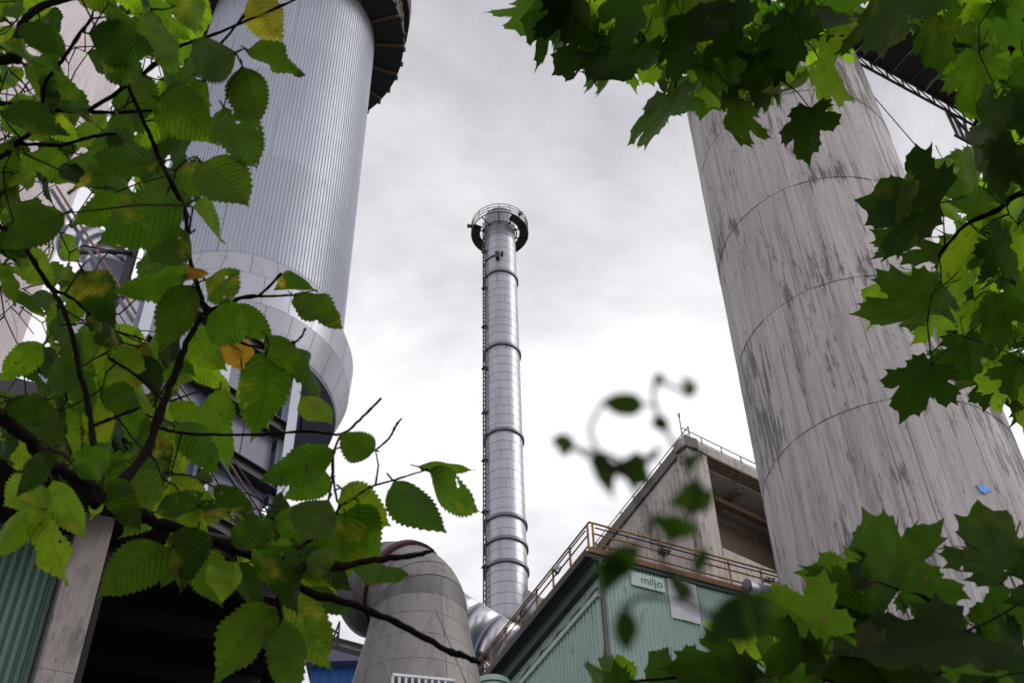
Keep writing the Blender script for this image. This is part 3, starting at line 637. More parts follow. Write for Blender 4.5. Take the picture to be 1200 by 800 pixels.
# ================================================================ concrete tower behind
T0 = atD(803, 512, 73); TZ = T0.z; T0.z = 0
Tr = atZ(888, 553, TZ); Tl = atZ(694, 648, TZ)
tru = Vector((Tr.x - T0.x, Tr.y - T0.y, 0)).normalized(); tlu = Vector((-tru.y, tru.x, 0))
tm = Vector((Tl.x - T0.x, Tl.y - T0.y, 0)).normalized(); tlu = tm
tnr = Vector((tru.y, -tru.x, 0)); tnl = Vector((-tlu.y, tlu.x, 0)); tnl = -tnl if tnl.y > 0 else tnl
tw = thing('concrete_tower', 'weathered concrete tower with a large dark opening behind the green building', 'building', T0)
sC = lambda px, py: ((on_plane(px, py, T0, tnr) - T0).dot(tru), on_plane(px, py, T0, tnr).z)
so_l = sC(828, 535)[0]; so_b = (sC(849, 648)[1] + sC(905, 663)[1]) / 2; zo_t = (sC(829, 534)[1] + sC(890, 563)[1]) / 2
TW, TL, th = 18.0, 30.0, 1.2
def wall_blk(s0, s1, z0, z1, nm, off=0.0):
    a = T0 + tru * s0 - tnr * (th / 2 - off); b = T0 + tru * s1 - tnr * (th / 2 - off)
    MB().beam(a + Z * (z0 + z1) / 2, b + Z * (z0 + z1) / 2, th, z1 - z0).build(nm, MT['concrete_t'], tw)
wall_blk(0, so_l, 0, zo_t, 'pillar'); wall_blk(-.25, TW, zo_t + .003, TZ - .0, 'lintel', .12); wall_blk(so_l + .003, TW, 0, so_b, 'sill_wall', .05)
wall_blk(so_l + 8.2, TW, so_b + .003, zo_t - .003, 'pillar')
z_l = 0
for z0, z1 in ((0, 20), (20.02, 32), (32.02, 44), (44.02, 56), (56.02, TZ - 1.0)):
    a = T0 + tlu * .6 - tnl * .5; b = T0 + tlu * TL - tnl * .5
    MB().beam(a + Z * (z0 + z1) / 2, b + Z * (z0 + z1) / 2, 1.0, z1 - z0).build('side_wall', MT['concrete_t'], tw)
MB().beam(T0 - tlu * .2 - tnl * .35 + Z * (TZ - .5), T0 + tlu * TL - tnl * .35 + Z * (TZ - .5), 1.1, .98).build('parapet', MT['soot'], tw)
bk = T0 - tnr * 4.6
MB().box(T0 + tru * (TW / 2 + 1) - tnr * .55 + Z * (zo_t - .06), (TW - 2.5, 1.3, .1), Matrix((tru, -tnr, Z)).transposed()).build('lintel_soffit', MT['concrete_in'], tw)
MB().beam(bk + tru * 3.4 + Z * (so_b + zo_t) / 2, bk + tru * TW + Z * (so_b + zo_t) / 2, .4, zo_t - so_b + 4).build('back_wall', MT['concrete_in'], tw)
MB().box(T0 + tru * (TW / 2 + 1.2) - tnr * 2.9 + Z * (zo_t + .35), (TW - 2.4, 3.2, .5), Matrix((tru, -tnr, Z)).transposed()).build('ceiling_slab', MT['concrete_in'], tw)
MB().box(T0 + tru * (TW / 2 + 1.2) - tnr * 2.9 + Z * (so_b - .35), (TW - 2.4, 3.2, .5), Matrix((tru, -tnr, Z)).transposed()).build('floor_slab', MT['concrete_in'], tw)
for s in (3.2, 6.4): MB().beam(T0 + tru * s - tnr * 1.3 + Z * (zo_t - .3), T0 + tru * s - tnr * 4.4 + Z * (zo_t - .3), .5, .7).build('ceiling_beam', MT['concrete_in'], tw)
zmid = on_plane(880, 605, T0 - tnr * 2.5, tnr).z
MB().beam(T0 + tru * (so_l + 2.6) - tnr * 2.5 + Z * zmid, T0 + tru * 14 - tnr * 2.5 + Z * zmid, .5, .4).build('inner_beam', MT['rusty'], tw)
MB().box(T0 + tru * 9 + tlu * 15 + Z * (TZ - 1.0), (17, 28, .3), Matrix((tru, tlu, Z)).transposed()).build('roof_slab', MT['concrete_t'], tw)
rr = T0 + Z * TZ
trl = MB().tube([rr + Z * 1.2 - tnl * .4, rr + Z * 1.2 - tnl * .4 + tlu * TL], .045, 6).build('top_rail', MT['rail_grey'], tw); railing(trl, rr - tnl * .4, tlu, TL - 1, 2.2, 1.2, (.62,), 'rail_grey', .045)
trr = MB().tube([rr + Z * 1.2 - tnr * .3, rr + Z * 1.2 - tnr * .3 + tru * TW], .045, 6).build('top_rail', MT['rail_grey'], tw); railing(trr, rr - tnr * .3, tru, TW, 2.0, 1.2, (.62,), 'rail_grey', .045)
MB().tube([rr + Z * 0 - tnr * .3, rr - tnr * .3 + Z * 2.4], .05, 6).build('corner_rod', MT['rail_grey'], tw); MB().box(rr - tnr * .3 + Z * 2.45, (.16, .16, .3)).build('rod_tip', MT['rail_grey'], tw)

# ================================================================ lower left: column, green wall, dark bay
KD = 14.0
aL_, aR_ = azel(55, 741)[0], azel(111, 705)[0]; kz = atD(130, 606, KD).z
kc = polar((aL_ + aR_) / 2, KD); kw = KD * (aR_ - aL_) * .96
ku = Vector((math.cos((aL_ + aR_) / 2), -math.sin((aL_ + aR_) / 2), 0)); kn = Vector((ku.y, -ku.x, 0))
Rk = Matrix((ku, -kn, Z)).transposed()
kcol = thing('concrete_column', 'pitted grey concrete column between green sheet wall and dark bay', 'column', kc)
hs = [0, 4, 8, 9.7, kz]
for i in range(len(hs) - 1): MB().box(kc - kn * .2 + Z * (hs[i] + hs[i + 1]) / 2, (kw + (.006 if i % 2 else 0), .42, hs[i + 1] - hs[i] - .006), Rk).build('cast_block', MT['concrete_c'], kcol)
gw = thing('green_wall', 'deep green ribbed sheet wall left of the concrete column', 'wall', kc - ku * 2)
for k in range(4):
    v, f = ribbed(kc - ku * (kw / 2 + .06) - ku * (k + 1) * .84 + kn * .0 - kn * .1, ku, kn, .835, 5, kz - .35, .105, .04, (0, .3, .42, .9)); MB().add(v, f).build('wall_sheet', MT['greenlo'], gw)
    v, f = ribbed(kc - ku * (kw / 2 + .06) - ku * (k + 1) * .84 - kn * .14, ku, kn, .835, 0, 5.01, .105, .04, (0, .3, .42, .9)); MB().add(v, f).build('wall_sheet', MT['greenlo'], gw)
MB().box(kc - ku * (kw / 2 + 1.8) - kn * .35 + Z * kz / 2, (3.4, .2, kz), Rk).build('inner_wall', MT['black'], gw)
MB().tube([kc - ku * (kw / 2 + .03) + kn * .03, kc - ku * (kw / 2 + .03) + kn * .03 + Z * kz], .03, 8).build('corner_pipe', MT['darksteel'], gw, True)
bay = thing('dark_bay', 'dark open loading bay under a black canopy at lower left', 'building', kc + ku * 2)
bu = ku
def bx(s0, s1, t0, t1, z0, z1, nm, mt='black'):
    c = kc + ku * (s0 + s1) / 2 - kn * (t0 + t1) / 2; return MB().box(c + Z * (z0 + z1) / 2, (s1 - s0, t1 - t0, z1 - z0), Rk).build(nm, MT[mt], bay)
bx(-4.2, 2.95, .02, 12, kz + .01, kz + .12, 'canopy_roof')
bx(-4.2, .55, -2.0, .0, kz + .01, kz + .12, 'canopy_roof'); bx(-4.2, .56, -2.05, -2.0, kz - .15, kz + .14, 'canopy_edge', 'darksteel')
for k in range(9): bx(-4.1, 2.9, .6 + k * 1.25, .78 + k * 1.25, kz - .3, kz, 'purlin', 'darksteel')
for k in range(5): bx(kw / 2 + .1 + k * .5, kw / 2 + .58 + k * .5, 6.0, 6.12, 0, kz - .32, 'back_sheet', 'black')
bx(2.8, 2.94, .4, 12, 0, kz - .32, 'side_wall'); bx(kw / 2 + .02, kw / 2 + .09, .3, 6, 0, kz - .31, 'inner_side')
wc = thing('steel_post', 'slim pale steel post beside the dark bay opening', 'post', kc + ku * 3.9)
pp = atD(377, 790, 15); pp.z = 0; MB().box(pp + Z * 4.9, (.02, .12, 9.8), Rk).build('web', MT['colsteel'], wc)
for s in (-1, 1): MB().box(pp + kn * .065 * s + Z * 4.9, (.12, .012, 9.8), Rk).build('flange', MT['colsteel'], wc)
# ================================================================ foliage
def leaf_material(name, veins, hole, yellowing=.75):
    m = bpy.data.materials.new(name); m.use_nodes = True; t = m.node_tree; t.nodes.clear()
    out = node(t, 'ShaderNodeOutputMaterial'); oi = node(t, 'ShaderNodeObjectInfo'); uv = node(t, 'ShaderNodeUVMap'); uv.uv_map = 'leaf'
    sp_ = node(t, 'ShaderNodeSeparateXYZ'); t.links.new(uv.outputs[0], sp_.inputs[0])
    def mth(op, a, b=None, c=None):
        n = node(t, 'ShaderNodeMath', operation=op)
        for i, x in enumerate((a, b, c)):
            if x is None: continue
            if hasattr(x, 'links'): t.links.new(x, n.inputs[i])
            else: n.inputs[i].default_value = x
        return n.outputs[0]
    u, v = sp_.outputs[0], sp_.outputs[1]
    # u = distance measure across the lateral veins, v = distance to the main vein
    av = mth('ABSOLUTE', v)
    if veins == 'pinnate':
        ph = mth('MULTIPLY', mth('SUBTRACT', u, mth('MULTIPLY', av, 0.75)), 13.0)
        lat = mth('ABSOLUTE', mth('SUBTRACT', mth('FRACT', ph), 0.5))          # 0 at vein
        vein = mth('MAXIMUM', mth('SUBTRACT', 1.0, mth('MULTIPLY', lat, 7.0)), mth('SUBTRACT', 1.0, mth('MULTIPLY', av, 45.0)))
        pillow = mth('MULTIPLY', lat, 2.0)
    else:
        ph = mth('MULTIPLY', mth('SUBTRACT', u, mth('MULTIPLY', av, 1.2)), 9.0)
        lat = mth('ABSOLUTE', mth('SUBTRACT', mth('FRACT', ph), 0.5))
        vein = mth('SUBTRACT', 1.0, mth('MULTIPLY', av, 55.0))
        pillow = 0.0
    vein = mth('MAXIMUM', vein, 0.0)
    uv2 = node(t, 'ShaderNodeUVMap'); uv2.uv_map = 'flat'; sp2 = node(t, 'ShaderNodeSeparateXYZ'); t.links.new(uv2.outputs[0], sp2.inputs[0])
    cmbn = node(t, 'ShaderNodeCombineXYZ'); t.links.new(sp2.outputs[0], cmbn.inputs[0]); t.links.new(sp2.outputs[1], cmbn.inputs[1]); t.links.new(mth('MULTIPLY', oi.outputs['Random'], 60.0), cmbn.inputs[2])
    def nz(sc, det=3, ro=.6):
        n = node(t, 'ShaderNodeTexNoise', i_Scale=sc, i_Detail=det, i_Roughness=ro); t.links.new(cmbn.outputs[0], n.inputs['Vector']); return n.outputs['Fac']
    mott = nz(3.5, 8, .72); base = oi.outputs['Color']
    def scl(c, f):
        n = node(t, 'ShaderNodeVectorMath', operation='SCALE'); t.links.new(c, n.inputs[0])
        if hasattr(f, 'links'): t.links.new(f, n.inputs['Scale'])
        else: n.inputs['Scale'].default_value = f
        return n.outputs[0]
    mr = node(t, 'ShaderNodeMapRange'); mr.inputs['From Min'].default_value = .3; mr.inputs['From Max'].default_value = .7; mr.inputs['To Min'].default_value = .72; mr.inputs['To Max'].default_value = 1.25
    t.links.new(mott, mr.inputs['Value']); c = scl(base, mr.outputs[0])
    # yellowing near the edge of some leaves, brown specks
    yel = mixc(t, 1.0, ramp(t, nz(1.6, 4), [(0.54, wv(0)), (0.72, wv(yellowing))]), ramp(t, oi.outputs['Random'], [(0.45, wv(0)), (0.75, wv(1))]), 'MULTIPLY')
    c = mixc(t, yel, c, (0.30, 0.25, 0.02)); c = mixc(t, ramp(t, nz(9, 3), [(0.66, wv(0)), (0.71, wv(.85))]), c, (0.045, 0.03, 0.012))
    cd = scl(mixc(t, mth('MULTIPLY', vein, .6), c, scl(c, 1.6)), .6); ct = scl(mixc(t, mth('MULTIPLY', vein, .45), c, scl(c, .45)), 3.1 if veins == 'pinnate' else 3.7)
    b = node(t, 'ShaderNodeBsdfPrincipled'); b.inputs['Roughness'].default_value = .5; b.inputs['Specular IOR Level'].default_value = .22; t.links.new(cd, b.inputs['Base Color'])
    tr = node(t, 'ShaderNodeBsdfTranslucent'); t.links.new(ct, tr.inputs['Color'])
    hgt = mth('ADD', mth('MULTIPLY', vein, -.6 if veins == 'pinnate' else 0.0), mth('ADD', pillow, mth('MULTIPLY', mott, .6)))
    bp = node(t, 'ShaderNodeBump', i_Strength=.32, i_Distance=.004); t.links.new(hgt, bp.inputs['Height']); t.links.new(bp.outputs[0], b.inputs['Normal']); t.links.new(bp.outputs[0], tr.inputs['Normal'])
    mx1 = node(t, 'ShaderNodeMixShader'); mx1.inputs[0].default_value = .58; t.links.new(b.outputs[0], mx1.inputs[1]); t.links.new(tr.outputs[0], mx1.inputs[2])
    sh_ = mx1.outputs[0]
    if hole:
        hm = mixc(t, 1.0, ramp(t, nz(7.0, 1, .4), [(hole, wv(0)), (hole + .01, wv(1))]), ramp(t, oi.outputs['Random'], [(0.5, wv(0)), (0.52, wv(1))]), 'MULTIPLY')
        tp = node(t, 'ShaderNodeBsdfTransparent'); mx2 = node(t, 'ShaderNodeMixShader'); t.links.new(hm, mx2.inputs[0]); t.links.new(sh_, mx2.inputs[1]); t.links.new(tp.outputs[0], mx2.inputs[2]); sh_ = mx2.outputs[0]
    t.links.new(sh_, out.inputs[0]); return m
MT['elm_leaf'] = leaf_material('elm_leaf', 'pinnate', .74)
MT['maple_leaf'] = leaf_material('maple_leaf', 'palmate', .76, .12)
MT['sprig_leaf'] = leaf_material('sprig_leaf', 'pinnate', 0, 0.0)

def finish_leaf(name, v, f, uvs, matn, flat=None):
    me = bpy.data.meshes.new(name); me.from_pydata(v, [], f); me.materials.append(MT[matn])
    l = me.uv_layers.new(name='leaf')
    l2 = me.uv_layers.new(name='flat'); flat = flat or [(p_[0], p_[1]) for p_ in v]
    l = me.uv_layers['leaf']; l2 = me.uv_layers['flat']
    for lp in me.loops: l.data[lp.index].uv = uvs[lp.vertex_index]; l2.data[lp.index].uv = flat[lp.vertex_index]
    me.polygons.foreach_set('use_smooth', [True] * len(me.polygons)); me.update(); return me
def petiole(v, f, uvs, ln, r, drop):
    n0 = len(v)
    for i in range(4):
        t = i / 3; x = .01 - ln * t
        for k in range(4): a = math.pi / 2 * k; v.append((x, r * math.cos(a), r * math.sin(a) - drop * t * t)); uvs.append((0.05, 0.0))
    for i in range(3):
        for k in range(4): f.append((n0 + i * 4 + k, n0 + i * 4 + (k + 1) % 4, n0 + i * 4 + 4 + (k + 1) % 4, n0 + i * 4 + 4 + k))
def elm_mesh(seed, calm=False):
    r = random.Random(seed); NS = 30; v = []; f = []; uvs = []
    curl = r.uniform(-.8, 1.1); fold = r.uniform(.02, .6); wavy = r.uniform(.01, .06); ph = r.uniform(0, 6); bend = r.uniform(-.12, .12); asym = r.uniform(-.1, .1); wid = r.uniform(.78, 1.12); twist = r.uniform(-.9, .9)
    if calm: curl, fold, wavy, twist, wid, bend = .12, .12, .012, .1, .95, .05
    def half(t): return .285 * wid * (math.sin(math.pi * min(1, t) ** .80) ** .85) * (1 - .22 * t) * (1 if t < .80 else max(0, (1 - t) / .20) ** .62)
    rows = []
    for i in range(NS + 1):
        t = i / NS; cx = t; cy = bend * math.sin(math.pi * t); cz = -curl * .28 * t * t; row = []
        for s in (-1, -.55, 0, .55, 1):
            w_ = half(t) * (1 + asym * (1 if s > 0 else -1))
            if abs(s) == 1 and 0 < i < NS: w_ *= 1.05 if i % 2 else .93
            y = s * w_; sh = .0 if abs(s) < 1 or i % 2 == 0 else .02
            z = cz + abs(y) * math.tan(fold) * .8 + wavy * math.sin(t * 14 + ph + s * 1.7) * abs(s) + twist * y * t * .5
            row.append(len(v)); v.append((cx + sh + abs(y) * .0, cy + y, z)); uvs.append((t, y))
        rows.append(row)
    for i in range(NS):
        for k in range(4): f.append((rows[i][k], rows[i][k + 1], rows[i + 1][k + 1], rows[i + 1][k]))
    petiole(v, f, uvs, .13, .012, .02); return finish_leaf('elm_leaf', v, f, uvs, 'elm_leaf')
HALF = [(.00, -.02), (.10, -.08), (.20, -.13), (.30, -.20), (.36, -.12), (.50, -.12), (.48, -.03), (.58, .04), (.47, .10), (.44, .16), (.55, .175), (.66, .20), (.67, .235), (.80, .275), (.74, .34), (.85, .49), (.70, .50), (.66, .60), (.55, .57), (.44, .58), (.38, .53), (.33, .57), (.36, .65), (.37, .70), (.43, .80), (.35, .83), (.33, .94), (.20, .93), (.10, 1.0), (.0, 1.12)]
VEIN = [math.radians(a) for a in (0, 50, 102)]
def maple_mesh(seed):
    r = random.Random(seed); v = []; f = []; uvs = []; cen = (0.0, .16)
    droop = r.uniform(-.2, 1.0); cup = r.uniform(-.25, .45); ph = r.uniform(0, 6); sk = r.uniform(-.08, .08); tw = r.uniform(-.8, .8)
    outl = [(x * r.uniform(.93, 1.07), y * r.uniform(.96, 1.04)) for x, y in HALF] + [(-x * r.uniform(.93, 1.07), y * r.uniform(.96, 1.04)) for x, y in HALF[-2:0:-1]]
    wl = [r.uniform(.82, 1.1) for _ in range(3)]
    def lobe(x, y):                                    # each lobe grows to its own length
        a = math.degrees(math.atan2(abs(x), y + .001)); k = float(np.interp(a, (0, 18, 44, 70, 98, 140), (wl[0], wl[0], wl[1], wl[1], wl[2], wl[2]))); return (x * (.55 + .45 * k), y * (.55 + .45 * k))
    outl = [lobe(*q) for q in outl]; fine = []
    for k in range(len(outl)):
        (x0, y0), (x1, y1) = outl[k], outl[(k + 1) % len(outl)]; mx_, my_ = (x0 + x1) / 2, (y0 + y1) / 2; g_ = r.uniform(.955, 1.0)
        fine += [(x0, y0), (mx_ * g_, .16 + (my_ - .16) * g_)]
    fine.sort(key=lambda q: -math.atan2(q[0], q[1] - .16)); outl = fine; n = len(outl); levels = (0.0, .25, .5, .75, 1.0); ring = []
    def put(x, y):
        rr = math.hypot(x, y - .0); ang = abs(math.atan2(x, y)); k = min(VEIN, key=lambda a: abs(a - ang)); dv = rr * math.sin(abs(ang - k)); al = rr * math.cos(ang - k)
        z = -droop * .45 * rr * rr + cup * abs(x) * .5 + dv * .12 + .05 * math.sin(rr * 7 + ang * 3 + ph) * rr + tw * x * y * .5
        v.append((y, x + sk * y, z)); uvs.append((al, dv if dv > 0 else 0)); return len(v) - 1
    c = put(*cen)
    for L_ in levels[1:]: ring.append([put(cen[0] + (x - cen[0]) * L_, cen[1] + (y - cen[1]) * L_) for x, y in outl])
    for k in range(n):
        k2 = (k + 1) % n; f.append((c, ring[0][k2], ring[0][k]))
        for a, b in ((0, 1), (1, 2), (2, 3)): f.append((ring[a][k], ring[a][k2], ring[b][k2], ring[b][k]))
    petiole(v, f, uvs, .5, .011, .08); return finish_leaf('maple_leaf', v, f, uvs, 'maple_leaf')
ELM = [elm_mesh(100 + i) for i in range(20)]; CALM = [elm_mesh(131, True), elm_mesh(132, True)]; MAPLE = [maple_mesh(300 + i) for i in range(20)]
lr = random.Random(21)
def leaf_col(kind='mid'):
    b = {'dark': (.026, .058, .003), 'mid': (.050, .104, .004), 'light': (.110, .190, .006), 'black': (.007, .015, .002), 'deep': (.014, .034, .002), 'yellow': (.15, .15, .01), 'orange': (.26, .14, .012)}[kind]
    k = lr.uniform(.85, 1.15); return (b[0] * k * lr.uniform(.9, 1.15), b[1] * k, b[2], 1)
def merge_leaves(parent, objs, name, matn, kind):
    v = []; f = []; uvs = []; fl = []
    for o in objs:
        n = len(v); me = o.data; mw = o.matrix_local.copy(); v += [tuple(mw @ q.co) for q in me.vertices]; f += [tuple(i + n for i in q.vertices) for q in me.polygons]
        u_ = [None] * len(me.vertices)
        for lp in me.loops: u_[lp.vertex_index] = tuple(me.uv_layers['leaf'].data[lp.index].uv)
        uvs += u_; so_ = lr.uniform(0, 40); fl += [(q.co.x + so_, q.co.y) for q in me.vertices]; bpy.data.objects.remove(o)
    o = bpy.data.objects.new(name, finish_leaf(name, v, f, uvs, matn, fl)); link(o, parent); o['kind'] = 'stuff'; o.color = leaf_col(kind); return o
def place_leaf(meshes, name, parent, base, tip, d, width=None, tilt=None, kind='mid', dtip=None, unit_w=.55, mi=None):
    """leaf from pixel base to pixel tip at about d metres; width in pixels sets how far it is turned edge-on"""
    pb = atR(*base, d); pt_ = atR(*tip, d * (dtip if dtip else 1 + lr.uniform(-.05, .05)))
    X = pt_ - pb; ln = X.length / (1.1 if meshes is MAPLE else 1.0); X.normalize(); toc = (CAM - pb).normalized(); Y = toc.cross(X).normalized(); Nn = X.cross(Y)
    pl_ = math.hypot(tip[0] - base[0], tip[1] - base[1])
    ws = 1.0
    if width and tilt is None:
        k = width / (pl_ * unit_w); 
        if k > 1: ws = min(k, 1.35); tilt = lr.uniform(-.25, .25)
        else: tilt = math.acos(max(.12, k)) * lr.choice((-1, 1))
    if tilt is None: tilt = lr.uniform(-.6, .6)
    Rm = Matrix.Rotation(tilt, 3, X); Y = Rm @ Y; Nn = Rm @ Nn
    if lr.random() < .75: Nn = -Nn; Y = -Y                    # mostly undersides, as the camera looks up
    mw = Matrix((X * ln, Y * ln * ws, Nn * ln)).transposed().to_4x4(); mw.translation = pb
    o = inst(meshes[lr.randrange(len(meshes)) if mi is None else mi], name, parent, mw); o.color = leaf_col(kind); return o
def branch(parent, pts, name='branch', matn='bark', smooth=True):
    """pts: (px, py, thickness px, distance)"""
    P = [atR(x, y, d) for x, y, th_, d in pts]; Rd = [max(.0004, th_ / 2 / F_PX * d) for x, y, th_, d in pts]
    # resample with a little wobble
    Q, RQ = [], []
    for i in range(len(P) - 1):
        p0, p1, p2, p3 = P[max(0, i - 1)], P[i], P[i + 1], P[min(len(P) - 1, i + 2)]
        for k in range(6):
            t = k / 6; q = .5 * ((2 * p1) + (p2 - p0) * t + (2 * p0 - 5 * p1 + 4 * p2 - p3) * t * t + (3 * p1 - p0 - 3 * p2 + p3) * t ** 3)
            rr = Rd[i] + (Rd[i + 1] - Rd[i]) * t
            Q.append(q + Vector((lr.uniform(-1, 1), lr.uniform(-1, 1), lr.uniform(-1, 1))) * rr * .3); RQ.append(rr * (lr.uniform(.88, 1.12) if lr.random() < .86 else lr.uniform(1.25, 1.5)))
    Q.append(P[-1]); RQ.append(Rd[-1])
    o = MB().tube(Q, RQ, 8).build(name, MT[matn], parent, True); SEGS.append((o, Q)); return o
SEGS = []
def twigs_to(parent_name_leaves, segs, name='twiglets', rs=1.0):
    """thin twiglets that tie each leaf stalk to the nearest wood of its branch"""
    per = {}; nodes = [(b, q) for b, Q in segs for q in Q]; todo = []
    for o, wpos in parent_name_leaves: todo.append((min((q - wpos).length for b, q in nodes), wpos))
    for _, wpos in sorted(todo, key=lambda t: t[0]):          # nearest leaves first; later ones may fork off earlier twigs
        b, q = min(nodes, key=lambda t: (t[1] - wpos).length); ln = (q - wpos).length; mid = wpos.lerp(q, .5) + Vector((lr.uniform(-.12, .12) * ln, lr.uniform(-.12, .12) * ln, .1 * ln))
        per.setdefault(b.name, (b, MB()))[1].tube([wpos, mid, q], [.0009 * rs, .0011 * rs, .0015 * rs], 5)
        nodes += [(b, mid), (b, wpos)]
    for b, m in per.values():
        t = m.build(name, MT['twig'], b, True); t['kind'] = 'stuff'

# ---------------------------------------------------------------- elm on the left
ebase = Vector((-3.1, 1.0, 0))
elm = thing('elm_tree', 'tree with toothed oval leaves overhanging the left side, dark crossing branches', 'tree', ebase)
trunk_top = Vector((-2.75, 1.25, 3.6))
MB().tube([ebase, ebase + Vector((.06, .1, 1.2)), ebase + Vector((.2, .15, 2.4)), trunk_top, trunk_top + Vector((.2, .3, 1.4)), trunk_top + Vector((.2, .5, 3.0))], [.16, .13, .115, .10, .07, .03], 14).build('trunk', MT['bark'], elm, True)
SEGS = []
EB = [
 [(-700, 330, 40, 2.1), (-300, 400, 28, 1.5), (-20, 482, 15, 1.3), (55, 540, 14.5, 1.3), (100, 566, 14, 1.3), (150, 598, 13, 1.3), (200, 617, 12, 1.31), (250, 632, 11.5, 1.32), (300, 655, 11, 1.34), (350, 688, 9.5, 1.35), (425, 712, 9, 1.38), (480, 737, 7.5, 1.4), (530, 764, 6.5, 1.42), (545, 768, 7, 1.42), (562, 776, 5, 1.43)],
 [(340, 664, 12, 1.33), (385, 664, 10, 1.35), (440, 656, 8, 1.37), (485, 650, 7, 1.38), (508, 645, 4, 1.39)],
 [(-600, 90, 30, 2.2), (-250, 95, 18, 1.9), (-10, 72, 10, 1.7), (15, 62, 10, 1.7), (26, 30, 9, 1.7), (50, 8, 8, 1.72), (110, -10, 6, 1.75)],
 [(-250, 95, 9, 1.9), (-100, 115, 7, 1.85), (0, 122, 6, 1.8), (100, 131, 5, 1.8), (185, 130, 3, 1.8)],
 [(-180, 230, 9, 1.8), (-20, 192, 6, 1.7), (20, 168, 5, 1.7), (48, 138, 5, 1.7), (52, 100, 4.5, 1.7), (72, 72, 4.5, 1.7), (95, 38, 4, 1.7), (108, 22, 3, 1.7)],
 [(100, 131, 5, 1.8), (150, 100, 4.5, 1.75), (205, 58, 4, 1.7), (250, 41, 3.5, 1.7), (300, 20, 3, 1.7), (350, -2, 2.5, 1.7)],
 [(220, 90, 2, 1.68), (258, 52, 3, 1.68), (288, 15, 3.2, 1.7), (302, -8, 3, 1.7)],
 [(20, 168, 4, 1.7), (70, 170, 4, 1.72), (110, 160, 4, 1.74), (150, 155, 2.5, 1.75)],
 [(150, 100, 4, 1.75), (178, 165, 4.5, 1.7), (197, 208, 5, 1.66), (216, 247, 5, 1.64), (222, 300, 5, 1.62), (232, 338, 5.5, 1.6), (243, 366, 6, 1.58)],
 [(110, 590, 12, 1.26), (165, 540, 10, 1.4), (182, 500, 9, 1.48), (202, 445, 8, 1.53), (222, 395, 7, 1.56), (243, 366, 6, 1.58), (285, 348, 4, 1.6), (310, 347, 3, 1.6), (342, 346, 2.5, 1.6)],
 [(285, 350, 3, 1.6), (305, 345, 3.2, 1.6), (330, 320, 3.4, 1.6)],
 [(243, 372, 3.5, 1.58), (270, 395, 3.2, 1.58), (305, 407, 3, 1.58), (340, 402, 2.6, 1.58), (352, 396, 2.4, 1.58), (358, 384, 2.2, 1.58)],
 [(182, 500, 4, 1.48), (222, 508, 3.6, 1.5), (305, 509, 3.4, 1.54), (360, 505, 3.4, 1.56), (400, 508, 3.2, 1.58), (425, 488, 3, 1.6), (447, 466, 2.6, 1.6)],
 [(400, 508, 3.2, 1.58), (390, 535, 3, 1.57), (392, 570, 3, 1.56), (400, 590, 3, 1.56), (430, 572, 2.6, 1.57), (462, 562, 2.2, 1.58), (500, 550, 2, 1.6)],
 [(400, 590, 3, 1.56), (380, 620, 4, 1.5), (330, 655, 5, 1.4)],
 [(440, 527, 2.4, 1.6), (456, 513, 2.6, 1.6), (463, 500, 2.6, 1.6), (471, 490, 2, 1.6)],
 [(-120, 230, 8, 1.75), (10, 270, 5.5, 1.65), (36, 302, 5.5, 1.6), (60, 338, 5.5, 1.6), (78, 372, 6, 1.55), (95, 440, 6.5, 1.5), (107, 500, 6.5, 1.45), (110, 585, 6, 1.28)],
 [(107, 500, 4.5, 1.45), (130, 490, 4, 1.46), (162, 478, 3, 1.48)],
 [(60, 338, 4, 1.6), (85, 350, 3.4, 1.58), (105, 368, 3, 1.56)],
 [(128, 420, 3, 1.6), (160, 440, 3.5, 1.58), (190, 468, 3.5, 1.52)],
 [(330, 665, 5, 1.33), (325, 700, 4, 1.36), (330, 725, 3, 1.38)],
]
eb = [branch(elm, b) for b in EB]
